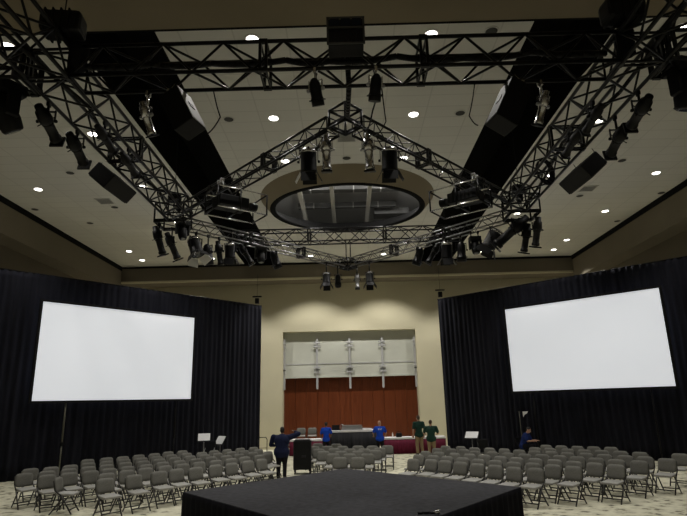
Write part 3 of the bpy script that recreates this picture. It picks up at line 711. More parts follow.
# chain hoists, box and cables
def hoist(label, x, y, zb, big, ztop, zlow):
    t = thing('chain_hoist', label, 'chain hoist', (x, y, zb), 0.1, 'chain hoists')
    s = 1.0 if big else 0.6
    MB().box((0, 0, 0), (0.62*s, 0.36*s, 0.36*s), bev=0.07*s).build('motor_housing', 'black_metal', t)
    m = MB()
    for k in (-0.22, -0.1, 0.02, 0.14): m.box((k*s, 0, 0), (0.03*s, 0.385*s, 0.385*s), bev=0.01)
    m.build('cooling_rib', 'black_metal', t)
    MB().tube((0, 0, 0.17*s), (0, 0, ztop-zb), 0.011, 6).build('chain', 'black_metal', t)
    MB().path([(0, 0, -0.17*s), (0, 0, zlow-zb+0.06)], 0.016, 6).box((0, 0, zlow-zb+0.05), (0.05, 0.14, 0.1), bev=0.02).build('hook', 'black_metal', t)
    MB().lathe([(0, 0.02), (0.04, 0.13*s), (0.45*s, 0.16*s), (0.5*s, 0.15*s)], (0.16*s, 0.28*s, -0.62*s), (0, 0, 1), 12).build('chain_bag', 'dark_cloth', t)
    return t
hoist('large black chain hoist above the left end of the front truss', -4.38, 7.35, 8.36, True, 9.9, 8.14)
hoist('large black chain hoist above the right end of the front truss', 4.50, 7.45, 8.40, True, 9.9, 8.14)
hoist('small chain hoist over the left rig corner', -5.02, 15.05, 8.45, False, HC, 8.14)
hoist('small chain hoist over the right rig corner', 5.12, 15.05, 8.45, False, HC, 8.14)
t = thing('power_distribution_box', 'black equipment box with dark panel on the middle of the front truss', 'equipment box', (0.08, 7.36, ZT+0.13))
MB().box((0, -0.03, 0.24), (0.54, 0.32, 0.46), bev=0.015).build('housing', 'black_plastic', t)
m = MB()
for sz in (0.02, 0.30, 0.47): m.box((0, -0.215, sz), (0.58, 0.02, 0.03))
for sx in (-1, 1): m.box((sx*0.275, -0.215, 0.24), (0.03, 0.02, 0.48))
m.build('rack_rail', 'duct_dark', t)
m = MB()
for sx in (-0.17, 0.0, 0.17): m.box((sx, -0.222, 0.39), (0.14, 0.012, 0.12))
m.build('panel', 'blue_panel', t)
MB().path([(-0.12, 0, 0.48), (-0.10, 0, 0.53), (0.10, 0, 0.53), (0.12, 0, 0.48)], 0.014, 6).build('handle', 'black_metal', t)
m = MB()
for sx in (-0.18, -0.06, 0.06, 0.18): m.box((sx, -0.22, 0.15), (0.05, 0.014, 0.22))
m.build('socket_strip', 'black_metal', t)
def cable(name, label, pts, r=0.018, sag=0.06):
    m = MB(); P = [Vector(p) for p in pts]; o = P[0].copy(); out = []
    for a, b in zip(P, P[1:]):
        k = 6
        for i in range(k): q = a.lerp(b, i/k); q.z -= sag*math.sin(PI*i/k); out.append(q-o)
    out.append(P[-1]-o); m.path(out, r, 6); ob = m.build(name, 'black_plastic'); ob.location = o; tag(ob, label, 'cable'); return ob
cable('cable_bundle', 'thick black cable bundle lying along the front truss', [(-4.2, 7.7, 7.86), (-3.1, 7.75, 7.90), (-2.1, 7.7, 7.85), (-0.9, 7.74, 7.90), (-0.2, 7.75, 7.86), (0.9, 7.72, 7.90), (2.0, 7.75, 7.85), (3.1, 7.7, 7.9), (4.3, 7.75, 7.87)], 0.05, 0.05)
cable('cable_bundle', 'black cable bundle dropping from the equipment box to the apex', [(0.10, 7.86, 8.0), (0.12, 8.05, 7.62), (0.1, 8.6, 7.55), (0.08, 9.25, 7.66)], 0.045, 0.03)
cable('cable_loop', 'black cable hanging in a loop right of the apex', [(0.62, 8.05, 7.64), (0.50, 8.1, 7.15), (0.42, 8.7, 7.1), (0.30, 9.3, 7.62)], 0.014, 0.05)
cable('cable_loop', 'second thin black cable looping right of the apex', [(0.66, 8.07, 7.62), (0.72, 8.2, 7.0), (0.55, 8.6, 6.95), (0.28, 9.35, 7.6)], 0.011, 0.05)
cable('cable_loop', 'thin black cable hanging beside the left suspended loudspeaker', [(-2.15, 8.07, 7.60), (-2.02, 8.09, 7.1), (-2.2, 8.0, 6.75)], 0.012, 0.04)
cable('cable_loop', 'thin black cable hanging beside the right suspended loudspeaker', [(2.22, 8.07, 7.60), (2.08, 8.09, 7.0), (2.2, 8.05, 6.8)], 0.010, 0.04)
cable('cable_bundle', 'black cable lying along the left truss', [(-4.6, 4.0, 7.66), (-4.8, 6.0, 7.66), (-4.5, 8.6, 7.67), (-4.8, 10.5, 7.66), (-4.6, 12.6, 7.66), (-4.9, 14.5, 7.67)], 0.035, 0.02)
cable('cable_bundle', 'black cable lying along the right truss', [(4.9, 4.0, 7.66), (4.7, 6.0, 7.66), (4.9, 8.6, 7.67), (4.6, 10.5, 7.66), (4.9, 12.6, 7.66), (5.0, 14.5, 7.67)], 0.035, 0.02)
for dx, lab in ((-0.05, 'left'), (0.12, 'right')):
    cable('cable_bundle', 'thin %s cable from the high rear truss down to the rear point' % lab, [(0.05+dx, 21.2, 8.88), (0.05+dx, 20.95, 7.95)], 0.02, 0.0)

def coil(label, x, y, z):
    t = thing('cable_coil', label, 'cable', (x, y, z), 0.4, 'cable coils at the rig corners')
    for j in range(5):
        r = 0.26-0.012*j; p = [Vector((r*math.cos(2*PI*k/14), 0.02*j-0.04, -r*1.25+r*1.25*math.sin(2*PI*k/14))) for k in range(15)]
        MB().path(p, 0.018, 6).build('loop', 'black_plastic', t)
    MB().tube((0, 0, 0.04), (0, 0, -0.05), 0.02, 6).build('strap', 'black_plastic', t)
coil('coil of black cable hanging inside the right truss beside the flat loudspeaker', 4.78, 12.1, 8.0)
# ------------------------------------------------------------------ lighting fixtures
def yoke_clamp(t, zc, zt, half, col, stem_x=0.0):
    """zc: pivot height below the root (negative), root at the truss chord"""
    zy = zc+half*1.35
    y = MB(); y.box((-half, 0, (zc+zy)/2), (0.012, 0.045, zy-zc+0.04)); y.box((half, 0, (zc+zy)/2), (0.012, 0.045, zy-zc+0.04)); y.box((0, 0, zy), (2*half+0.012, 0.045, 0.014))
    y.build('yoke', col, t)
    k = MB(); k.tube((0, 0, zy), (0, 0, -0.05), 0.024, 8); k.box((0, 0, -0.02), (0.05, 0.10, 0.10), bev=0.015)
    k.build('clamp', 'chrome' if col == 'chrome' else 'black_metal', t)
    for s in (-1, 1): MB().lathe([(0, 0.03), (0.035, 0.03), (0.045, 0.015)], (s*half, 0, zc), (s, 0, 0), 8).build('tilt_knob', 'silver' if col == 'chrome' else 'black_metal', t)
def aim(t, ax, d):
    """rotates the root so that the yoke axis is square to the aim"""
    pass
def fixture(kind, x, y, zt, zp, d, label, col='black_metal', s=1.0, doors=(), gel=None, ycol=None):
    d = Vector(d).normalized(); rz = math.atan2(d.x, -d.y) if (abs(d.x)+abs(d.y)) > 1e-3 else 0.0
    cats = {'par': 'par can', 'leko': 'spotlight', 'fresnel': 'stage light', 'mover': 'moving head light'}
    names = {'par': 'par_can', 'leko': 'profile_spotlight', 'fresnel': 'fresnel_stage_light', 'mover': 'moving_head_light'}
    t = thing(names[kind], label, cats[kind], (x, y, zt), rz, 'lighting fixtures on the rig')
    hd = math.hypot(d.x, d.y); L = Vector((0, -hd, d.z)); zc = zp-zt; c = Vector((0, 0, zc))
    up = Vector((1, 0, 0)).cross(L)
    body = 'chrome' if col == 'chrome' else col
    if kind == 'par':
        yoke_clamp(t, zc, zt, 0.13*s, ycol or col)
        MB().lathe([(-0.22*s, 0.03*s), (-0.2*s, 0.06*s), (-0.12*s, 0.105*s), (0.0, 0.11*s), (0.14*s, 0.11*s), (0.145*s, 0.118*s), (0.16*s, 0.118*s)], c, L, 16).build('can', body, t)
        MB().lathe([(0.15*s, 0.10*s), (0.155*s, 0.10*s), (0.163*s, 0.095*s)], c, L, 16).build('lens', 'lens', t)
        q = L.to_track_quat('Z', 'Y').to_matrix(); g = MB()
        for a in (-1, 1):
            g.box(c+L*0.19*s+q @ Vector((a*0.115*s, 0, 0)), (0.025*s, 0.25*s, 0.02*s), rot=q); g.box(c+L*0.19*s+q @ Vector((0, a*0.115*s, 0)), (0.25*s, 0.025*s, 0.02*s), rot=q)
        g.lathe([(0.15*s, 0.121*s), (0.30*s, 0.121*s), (0.30*s, 0.112*s)], c, L, 16)
        g.build('gel_frame', 'black_metal', t)
    elif kind == 'leko':
        yoke_clamp(t, zc, zt, 0.115*s, 'black_metal' if col != 'chrome' else 'chrome')
        MB().lathe([(-0.30*s, 0.035*s), (-0.29*s, 0.06*s), (-0.20*s, 0.065*s), (-0.19*s, 0.09*s), (-0.06*s, 0.105*s), (0.0, 0.10*s), (0.01*s, 0.085*s)], c, L, 14).build('lamp_housing', body, t)
        MB().lathe([(0.0, 0.078*s), (0.04*s, 0.088*s), (0.055*s, 0.075*s), (0.30*s, 0.075*s), (0.31*s, 0.088*s), (0.36*s, 0.09*s), (0.37*s, 0.08*s)], c, L, 14).build('lens_tube', body, t)
        MB().lathe([(0.365*s, 0.07*s), (0.374*s, 0.065*s)], c, L, 14).build('lens', 'lens', t)
        q = L.to_track_quat('Z', 'Y').to_matrix()
        for a in range(4):
            v = q @ Vector((math.cos(a*PI/2+0.78), math.sin(a*PI/2+0.78), 0)); MB().tube(c+L*0.0+v*0.07*s, c+v*0.15*s, 0.008*s, 6).build('shutter_handle', 'black_metal', t)
        MB().box(c+L*0.40*s, (0.20*s, 0.20*s, 0.03*s), rot=q, bev=0.005).build('gel_frame', 'black_metal', t)
    elif kind == 'fresnel':
        yoke_clamp(t, zc, zt, 0.19*s, col)
        MB().lathe([(-0.26*s, 0.09*s), (-0.24*s, 0.15*s), (-0.17*s, 0.165*s), (0.16*s, 0.165*s), (0.18*s, 0.175*s), (0.22*s, 0.175*s)], c, L, 18).build('housing', col, t)
        MB().lathe([(-0.255*s, 0.11*s), (-0.262*s, 0.155*s), (-0.19*s, 0.172*s), (-0.185*s, 0.166*s)], c, L, 18).build('rear_cap', 'chrome', t)
        MB().lathe([(0.215*s, 0.16*s), (0.235*s, 0.12*s), (0.245*s, 0.05*s)], c, L, 18).build('lens', 'lens', t)
        q = L.to_track_quat('Z', 'Y').to_matrix()
        for a in range(4):
            th = a*PI/2; v = q @ Vector((math.cos(th), math.sin(th), 0)); side = L.cross(v); fl = 0.5
            n = (L*math.cos(fl)+v*math.sin(fl)); R = Matrix((side, n, side.cross(n))).transposed()
            MB().box(c+L*0.23*s+v*0.17*s+n*0.11*s, (0.30*s, 0.22*s, 0.008), rot=R).build('barn_door', gel if (gel and a in doors) else 'black_metal', t)
    elif kind == 'mover':
        zb = zc+0.30*s
        MB().box((0, 0, zb), (0.42*s, 0.32*s, 0.16*s), bev=0.03).build('base', 'black_plastic', t)
        for sx in (-1, 1): MB().box((sx*0.20*s, 0, zc+0.08*s), (0.07*s, 0.16*s, 0.36*s), bev=0.025).build('yoke_arm', 'black_plastic', t)
        MB().lathe([(-0.24*s, 0.07*s), (-0.20*s, 0.13*s), (-0.05*s, 0.16*s), (0.12*s, 0.155*s), (0.24*s, 0.13*s), (0.26*s, 0.115*s)], c, L, 18).build('head', 'black_plastic', t)
        MB().lathe([(0.255*s, 0.11*s), (0.27*s, 0.08*s)], c, L, 18).build('lens', 'lens', t)
        for sx in (-0.13, 0.13): MB().tube((sx*s, 0, zb+0.07*s), (sx*s, 0, -0.02), 0.018, 6).box((sx*s, 0, -0.02), (0.05, 0.1, 0.09), bev=0.012).build('clamp', 'black_metal', t)
    return t
ZB = ZT-0.03
dn = (0, 0, -1)
fixture('par', -0.41, 7.55, ZB, 7.22, (0.15, 0.45, -0.9), 'silver-backed par can under the front truss, left of the apex', 'black_metal', 0.82, ycol='chrome')
fixture('par', 0.53, 7.55, ZB, 7.27, (-0.1, 0.35, -0.95), 'silver-backed par can under the front truss, right of the apex', 'black_metal', 0.82, ycol='chrome')
fixture('fresnel', -0.72, 10.28, ZB, 7.27, (0.0, 0.25, -1), 'large black stage light with one white barn door left of the apex', 'black_metal', 1.0, doors=(0,), gel='gel')
fixture('fresnel', 0.95, 10.42, ZB, 7.32, (0.0, 0.25, -1), 'large black stage light with spread barn doors right of the apex', 'black_metal', 1.0)
fixture('leko', -0.34, 9.93, ZB, 7.36, (0.0, 0.25, -1), 'silver profile spotlight just left of the apex', 'chrome', 1.1)
fixture('leko', 0.50, 9.98, ZB, 7.37, (0.05, 0.25, -1), 'silver profile spotlight just right of the apex', 'chrome', 1.1)
fixture('fresnel', -0.76, 20.0, ZB, 6.98, (0, -0.2, -1), 'large black stage light left of the rear truss point', 'black_metal', 0.88)
fixture('par', -0.34, 20.42, ZB, 7.05, (0, 0.55, -0.8), 'small round par can left of the rear truss point', 'black_metal', 1.0)
fixture('leko', 0.40, 20.47, ZB, 7.02, (0, -0.2, -1), 'small silver profile spotlight right of the rear truss point', 'silver', 0.9)
fixture('fresnel', 0.86, 19.95, ZB, 6.95, (0, -0.2, -1), 'large black stage light right of the rear truss point', 'black_metal', 0.88)
fixture('leko', -5.02, 8.29, ZB, 7.22, (-0.05, 0.93, -0.35), 'black profile spotlight outboard of the left truss, nearer the camera', 'black_metal', 1.15)
fixture('leko', -5.02, 9.30, ZB, 7.24, (-0.05, 0.93, -0.35), 'black profile spotlight outboard of the left truss, farther from the camera', 'black_metal', 1.15)
fixture('leko', 5.12, 9.30, ZB, 7.12, (0.05, 0.95, -0.30), 'black profile spotlight outboard of the right truss, farther one of the pair', 'black_metal', 1.15)
fixture('leko', 5.12, 8.45, ZB, 7.22, (0.05, 0.95, -0.20), 'black profile spotlight outboard of the right truss, nearer one of the pair', 'black_metal', 1.15)
fixture('leko', -3.24, 8.07, ZB, 7.14, (0.22, 0.45, -0.9), 'silver profile spotlight hanging in front of the left ceiling slot', 'chrome', 0.82)
fixture('leko', 3.30, 8.07, ZB, 7.14, (-0.22, 0.40, -0.9), 'silver profile spotlight hanging in front of the right ceiling slot', 'chrome', 0.82)
fixture('mover', -5.50, 7.90, ZB, 7.18, (0.30, 0.5, -0.8), 'black moving head light hanging at the upper left picture edge', s=1.25)
fixture('mover', 5.60, 7.90, ZB, 7.26, (-0.1, 0.3, -0.95), 'black moving head light hanging at the upper right picture edge', s=1.25)
# inner chord of the side trusses: slim fixtures along the rail
for (x, y, sx, side) in ((-4.36, 9.0, 1, 'left'), (-4.36, 10.1, 1, 'left'), (4.46, 8.75, -1, 'right'), (4.46, 9.7, -1, 'right')):
    fixture('leko', x, y, ZB, 7.28, (sx*0.15, 0.9, -0.4), 'black profile spotlight on the inner chord of the %s truss, %s from the front truss' % (side, 'first' if y < 9.5 else 'second'), 'charcoal', 0.9)
# corner clusters
fixture('leko', -5.35, 14.85, ZB, 7.14, (0.25, 0.25, -0.95), 'black profile spotlight outermost in the left corner cluster', 'black_metal', 1.24)
fixture('leko', -5.10, 15.25, ZB, 7.08, (0.35, 0.3, -0.9), 'dark profile spotlight second from outside in the left corner cluster', 'charcoal', 1.24)
fixture('mover', -4.72, 15.0, ZB, 7.36, (0.2, -0.2, -1), 'black moving head light in the middle of the left corner cluster', s=0.86)
fixture('fresnel', -4.53, 15.74, ZB, 7.11, (0.35, -0.25, -0.9), 'black stage light with lit white barn door in the left corner cluster', 'black_metal', 1.18, doors=(0, 3), gel='gel')
fixture('par', -4.24, 16.06, ZB, 7.02, (0.1, 0.2, -1), 'black par can next to the white barn door in the left corner cluster', 'black_metal', 1.24)
fixture('leko', -3.97, 16.36, ZB, 7.14, (0.1, 0.3, -0.95), 'black profile spotlight innermost in the left corner cluster', 'black_metal', 1.12)
fixture('fresnel', -3.69, 16.67, ZB, 7.22, (0, 0.2, -1), 'black stage light on the left rear truss nearest its corner', 'black_metal', 1.01)
fixture('leko', -3.3, 17.1, ZB, 7.28, (0.5, 0.2, -0.8), 'black profile spotlight on the left rear truss', 'black_metal', 1.12)
fixture('mover', -2.86, 17.6, ZB, 7.28, (0.1, -0.2, -1), 'black moving head light on the left rear truss', s=0.86)
fixture('par', -2.45, 18.06, ZB, 7.32, (0.3, 0.2, -0.9), 'black par can on the left rear truss nearest the rear point', 'black_metal', 1.24)
fixture('leko', 5.45, 14.85, ZB, 7.11, (-0.1, 0.35, -0.95), 'silver-grey profile spotlight outermost in the right corner cluster', 'charcoal', 1.24)
fixture('leko', 5.25, 15.22, ZB, 7.04, (-0.15, 0.35, -0.95), 'black profile spotlight second from outside in the right corner cluster', 'black_metal', 1.24)
fixture('leko', 4.92, 15.25, ZB, 7.26, (-0.72, 0.35, -0.6), 'long black profile spotlight slanting inwards in the right corner cluster', 'black_metal', 1.80)
fixture('fresnel', 4.46, 15.96, ZB, 7.18, (-0.5, 0.2, -0.85), 'black stage light in the right corner cluster', 'charcoal', 1.24)
fixture('mover', 4.04, 16.40, ZB, 7.08, (0.0, -0.2, -1), 'black moving head light innermost in the right corner cluster', s=0.86)
fixture('par', 3.68, 16.80, ZB, 7.10, (0, 0.2, -1), 'black par can on the right rear truss nearest its corner', 'black_metal', 1.24)
fixture('fresnel', 3.29, 17.23, ZB, 7.20, (0, 0.2, -1), 'black stage light on the right rear truss', 'black_metal', 1.08)
fixture('leko', 2.95, 17.6, ZB, 7.28, (-0.5, 0.2, -0.8), 'black profile spotlight on the right rear truss', 'black_metal', 1.12)
fixture('par', 2.5, 18.1, ZB, 7.32, (-0.3, 0.2, -0.9), 'black par can on the right rear truss nearest the rear point', 'black_metal', 1.24)

# ------------------------------------------------------------------ loudspeakers on the rig
def loudspeaker(label, x, y, z, f, pitch, dims, side, ztop, roll=0.0):
    """dims = (width, depth, height); f = way the grille looks in plan"""
    f = Vector((*f, 0)).normalized(); rz = math.atan2(f.x, -f.y)
    t = thing('loudspeaker', label, 'loudspeaker', (x, y, z), rz, 'loudspeakers hung on the rig')
    R = Matrix.Rotation(pitch, 3, 'X') @ Matrix.Rotation(roll, 3, 'Y'); w, dp, h = dims
    MB().box((0, 0, 0), (w, dp, h), rot=R, bev=0.02).build('cabinet', 'black_plastic', t)
    MB().box(R @ Vector((0, -dp/2-0.005, 0)), (w*0.92, 0.02, h*0.94), rot=R, bev=0.006).build('grille', 'black_metal', t)
    MB().box(R @ Vector((0, dp/2+0.004, 0)), (w*0.96, 0.012, h*0.96), rot=R, bev=0.004).build('rear_panel', side, t)
    MB().box(R @ Vector((0, dp/2+0.014, h*0.02)), (w*0.34, 0.012, h*0.14), rot=R).build('connector_plate', 'black_plastic', t)
    for sx in (-1, 1):
        p = R @ Vector((sx*w*0.4, 0, h/2)); MB().tube(p, (p.x, p.y*0.3, ztop-z), 0.010, 6).box(p, (0.05, 0.05, 0.08)).build('suspension_chain', 'chrome', t)
    return t
loudspeaker('black loudspeaker with pale rear panel hung below the left half of the front truss', -2.62, 8.00, 7.14, (-0.96, 0.28), 0.48, (0.42, 0.36, 0.74), 'grey_panel', ZT)
loudspeaker('black loudspeaker hung below the right half of the front truss', 2.72, 8.00, 7.10, (0.97, 0.24), 0.48, (0.40, 0.38, 0.82), 'charcoal', ZT)
loudspeaker('flat black loudspeaker slung outboard of the left truss', -5.10, 11.15, 7.28, (-1, 0.08), 0.85, (1.02, 0.34, 0.52), 'charcoal', ZT)
loudspeaker('flat black loudspeaker slung outboard of the right truss', 5.20, 11.10, 7.20, (1, 0.08), 0.85, (1.02, 0.34, 0.52), 'charcoal', ZT)

# ------------------------------------------------------------------ video projectors in cages
def projector(label, x, y, z, f):
    f = Vector((*f, 0)).normalized(); rz = math.atan2(f.x, -f.y)
    t = thing('video_projector', label, 'projector', (x, y, z), rz, 'caged projectors')
    MB().box((0, 0.08, 0), (0.48, 0.74, 0.26), bev=0.03).build('body', 'black_plastic', t)
    MB().lathe([(0, 0.10), (0.16, 0.10), (0.17, 0.085)], (0.0, -0.42, 0.02), (0, -1, 0), 16).build('lens_barrel', 'black_metal', t)
    MB().lathe([(0, 0.08), (0.012, 0.05)], (0.0, -0.588, 0.02), (0, -1, 0), 16).build('lens', 'lens', t)
    c = MB(); a, b0, b1, h = 0.36, -0.68, 0.56, 0.25
    for zz in (-h, h):
        for sx in (-1, 1): c.tube((sx*a, b0, zz), (sx*a, b1, zz), 0.017, 8)
    c.build('cage_rail', 'chrome', t)
    c = MB()
    for yy in (b0, b1, 0.0):
        for sx in (-1, 1): c.tube((sx*a, yy, -h), (sx*a, yy, h), 0.02, 8)
        for zz in (-h, h): c.tube((-a, yy, zz), (a, yy, zz), 0.02, 8)
    c.build('cage_frame', 'black_metal', t)
    m = MB()
    for k in range(6): m.box((0.245, -0.18+0.1*k, 0), (0.012, 0.05, 0.18))
    m.build('vent_grille', 'charcoal', t)
    for sx in (-1, 1):
        for yy in (-0.1, 0.35): MB().tube((sx*0.2, yy, h), (sx*0.08, yy, ZT-z), 0.016, 6).box((sx*0.08, yy, ZT-z-0.02), (0.06, 0.1, 0.1), bev=0.015).build('hanging_clamp', 'chrome', t)
    return t
projector('black video projector in a silver cage under the left slim truss', -2.62, 12.10, 7.08, (0.80, 0.60))
projector('black video projector in a silver cage under the right slim truss', 2.80, 12.20, 7.10, (-0.80, 0.60))

# ------------------------------------------------------------------ people
def capsule(bm, a, ra, b, rb, n=14, sc=(1, 1, 1)):
    a, b = Vector(a), Vector(b); d = b-a; L = max(d.length, 1e-4); q = d.to_track_quat('Z', 'Y') if d.length > 1e-4 else Vector((0, 0, 1)).to_track_quat('Z', 'Y')
    prof = []
    for i in range(6): t = -PI/2+PI/2*i/5; prof.append((ra*math.sin(t), max(ra*math.cos(t), 1e-4)))
    for i in range(6): t = PI/2*i/5; prof.append((L+rb*math.sin(t), max(rb*math.cos(t), 1e-4)))
    rings = []
    for z, r in prof:
        rings.append([bm.verts.new(a+q @ Vector((r*sc[0]*math.cos(2*PI*k/n), r*sc[1]*math.sin(2*PI*k/n), z))) for k in range(n)])
    for r0, r1 in zip(rings, rings[1:]):
        for k in range(n): bm.faces.new((r0[k], r0[(k+1) % n], r1[(k+1) % n], r1[k]))
    bm.faces.new(rings[0][::-1]); bm.faces.new(rings[-1])
def ellip(bm, c, r, R=None):
    g = bmesh.ops.create_icosphere(bm, subdivisions=3, radius=1.0)
    for v in g['verts']:
        p = Vector((v.co.x*r[0], v.co.y*r[1], v.co.z*r[2])); v.co = (R @ p if R else p)+Vector(c)
def fuse(bm, voxel, name, m, parent, smooth=4):
    me = bpy.data.meshes.new('tmp'); bm.to_mesh(me); bm.free()
    o = bpy.data.objects.new('tmp', me); COL.objects.link(o)
    md = o.modifiers.new('r', 'REMESH'); md.mode = 'VOXEL'; md.voxel_size = voxel
    ms = o.modifiers.new('s', 'SMOOTH'); ms.iterations = smooth; ms.factor = 0.5
    dg = bpy.context.evaluated_depsgraph_get(); e = o.evaluated_get(dg)
    out = bpy.data.meshes.new_from_object(e); out.name = name
    bpy.data.objects.remove(o); bpy.data.meshes.remove(me)
    for p in out.polygons: p.use_smooth = True
    out.materials.clear(); out.materials.append(M[m])
    ob = bpy.data.objects.new(name, out); COL.objects.link(ob); ob.parent = parent; return ob

def person(label, x, y, rz, H, skin, hair, shirt, pants, arms, lean=0.0, long_sleeve=False, seated=False, build=1.0, head_pitch=0.0, z=0.0, stance=0.11, tshirt_print=False, cap=False):
    """local frame: faces -Y, right hand at -X; arms = {'R': (elbow, wrist, finger direction), 'L': ...} offsets from the shoulder"""
    t = thing('person', label, 'person', (x, y, z), rz)
    k = H/1.75
    S = lambda p: Vector(p)*k
    hipz = 0.50/k if seated else 0.93
    hip = Vector((0, 0, hipz)); T = Matrix.Rotation(lean, 3, 'X')      # lean > 0 bends towards -Y
    up = lambda p: hip+T @ (Vector(p)-Vector((0, 0, 0.93)))
    chest, neck0, neck1 = up((0, 0.01, 1.30)), up((0, 0.015, 1.46)), up((0, 0.0, 1.54))
    hd = up((0, -0.02, 1.645)); HR = Matrix.Rotation(lean+head_pitch, 3, 'X')
    hp = lambda p: hd+HR @ Vector(p)
    sh = {'L': up((0.185*build, 0.01, 1.42)), 'R': up((-0.185*build, 0.01, 1.42))}
    hips = {'L': hip+Vector((0.09, 0, -0.02)), 'R': hip+Vector((-0.09, 0, -0.02))}
    kn, an = {}, {}
    for s, sg in (('L', 1), ('R', -1)):
        if seated: kn[s] = hip+Vector((sg*0.14, -0.42, 0.0)); an[s] = Vector((sg*0.15, -0.40, 0.09))
        else: kn[s] = Vector((sg*stance, -0.02, 0.50)); an[s] = Vector((sg*stance*1.05, 0.03, 0.085))
    el = {s: sh[s]+Vector(arms[s][0]) for s in 'LR'}; wr = {s: el[s]+Vector(arms[s][1]) for s in 'LR'}
    b = bmesh.new()
    C_ = lambda bm, a, ra, bb, rb, sc=(1, 1, 1): capsule(bm, a*k, ra*k, bb*k, rb*k, sc=sc)
    # skull, jaw, nose, ears, neck
    ellip(b, hp((0, 0.012, 0.03))*k, Vector((0.076, 0.095, 0.098))*k, HR); ellip(b, hp((0, -0.03, -0.05))*k, Vector((0.058, 0.062, 0.062))*k, HR)
    C_(b, hp((0, -0.085, 0.012)), 0.011, hp((0, -0.105, -0.022)), 0.015)
    C_(b, hp((-0.02, -0.085, -0.062)), 0.010, hp((0.02, -0.085, -0.062)), 0.010)
    for sg in (-1, 1): ellip(b, hp((sg*0.08, 0.012, 0.0))*k, Vector((0.014, 0.022, 0.034))*k, HR)
    C_(b, neck0, 0.062*min(build, 1.25), neck1, 0.055)
    C_(b, neck1, 0.055, hp((0, 0.01, -0.03)), 0.055)
    # trunk
    C_(b, hip+Vector((-0.06, 0, 0)), 0.115*build, hip+Vector((0.06, 0, 0)), 0.115*build)
    C_(b, hip, 0.125*build, up((0, 0.0, 1.12)), 0.12*build); C_(b, up((0, 0, 1.12)), 0.12*build, chest, 0.125*build)
    C_(b, chest+Vector((-0.07, 0, 0)), 0.11*build, chest+Vector((0.07, 0, 0)), 0.11*build); C_(b, sh['L'], 0.065, sh['R'], 0.065)
    for s, sg in (('L', 1), ('R', -1)):
        C_(b, sh[s], 0.060, el[s], 0.043); C_(b, el[s], 0.043, wr[s], 0.029)
        C_(b, hips[s], 0.090*build, kn[s], 0.060); C_(b, kn[s], 0.058, an[s], 0.042)
        # foot
        C_(b, an[s]+Vector((0, 0.03, -0.04)), 0.036, an[s]+Vector((sg*0.02, -0.15, -0.055)), 0.028)
        # hand: palm, four unequal bent fingers, thumb from the side of the palm
        fd = Vector(arms[s][2]).normalized(); ref = Vector((0, 0, 1)) if abs(fd.z) < 0.8 else Vector((0, -1, 0))
        sd = fd.cross(ref).normalized(); nm = sd.cross(fd).normalized()
        C_(b, wr[s], 0.027, wr[s]+fd*0.035, 0.028)
        for i, (ln, off) in enumerate(((0.070, -0.030), (0.080, -0.010), (0.075, 0.010), (0.058, 0.030))):
            base = wr[s]+fd*0.085+sd*off
            C_(b, wr[s]+fd*0.03+sd*off*0.6, 0.016, base, 0.0125)
            mid = base+fd*ln*0.5+nm*0.008; tip = mid+fd*ln*0.38-nm*0.022
            C_(b, base, 0.0115, mid, 0.0105); C_(b, mid, 0.0105, tip, 0.009)
        th = wr[s]+fd*0.035-sd*0.032
        C_(b, th, 0.015, th+fd*0.035-sd*0.026, 0.0125); C_(b, th+fd*0.035-sd*0.026, 0.0125, th+fd*0.068-sd*0.024, 0.010)
    fuse(b, 0.0095*k, 'body', skin, t)
    # hair or cap
    b = bmesh.new(); ellip(b, hp((0, 0.026, 0.05))*k, Vector((0.083, 0.096, 0.090))*k, HR); ellip(b, hp((0, 0.05, 0.01))*k, Vector((0.074, 0.066, 0.085))*k, HR)
    fuse(b, 0.012*k, 'hair', hair, t)
    for sg in (-1, 1):
        MB().ball(hp((sg*0.031, -0.083, 0.012))*k, 0.011*k, 8, 6).build('eye', 'eye', t)
    # shirt
    b = bmesh.new(); g = 0.020
    C_(b, hip+Vector((-0.06, 0, -0.02)), 0.125*build+g, hip+Vector((0.06, 0, -0.02)), 0.125*build+g)
    C_(b, hip, 0.128*build+g, up((0, 0, 1.12)), 0.122*build+g); C_(b, up((0, 0, 1.12)), 0.125*build+g, chest, 0.128*build+g)
    C_(b, chest+Vector((-0.08, 0, 0)), 0.112*build+g, chest+Vector((0.08, 0, 0)), 0.112*build+g); C_(b, sh['L'], 0.068+g, sh['R'], 0.068+g)
    C_(b, up((0, 0.012, 1.42)), 0.085, up((0, 0.012, 1.475)), 0.072)
    for s in 'LR':
        if long_sleeve: C_(b, sh[s], 0.092+g*0.7, el[s], 0.068+g*0.6); C_(b, el[s], 0.068+g*0.6, el[s].lerp(wr[s], 0.92), 0.044+g*0.4)
        else: C_(b, sh[s], 0.066+g, sh[s].lerp(el[s], 0.72), 0.058+g)
    so = fuse(b, 0.014*k, 'shirt', shirt, t)
    # trousers
    b = bmesh.new()
    C_(b, hip+Vector((-0.06, 0, -0.03)), 0.122*build+0.012, hip+Vector((0.06, 0, -0.03)), 0.122*build+0.012)
    for s in 'LR':
        C_(b, hips[s], 0.094*build+0.016, kn[s], 0.066+0.016); C_(b, kn[s], 0.066+0.016, an[s]+Vector((0, 0, 0.03)), 0.056+0.012)
    fuse(b, 0.014*k, 'trousers', pants, t)
    for s, sg in (('L', 1), ('R', -1)):
        b = bmesh.new(); C_(b, an[s]+Vector((0, 0.035, -0.036)), 0.048, an[s]+Vector((sg*0.02, -0.15, -0.048)), 0.037)
        C_(b, an[s]+Vector((0, 0.02, -0.02)), 0.05, an[s]+Vector((0, 0.0, 0.02)), 0.048)
        fuse(b, 0.012*k, 'shoe', 'shoe', t)
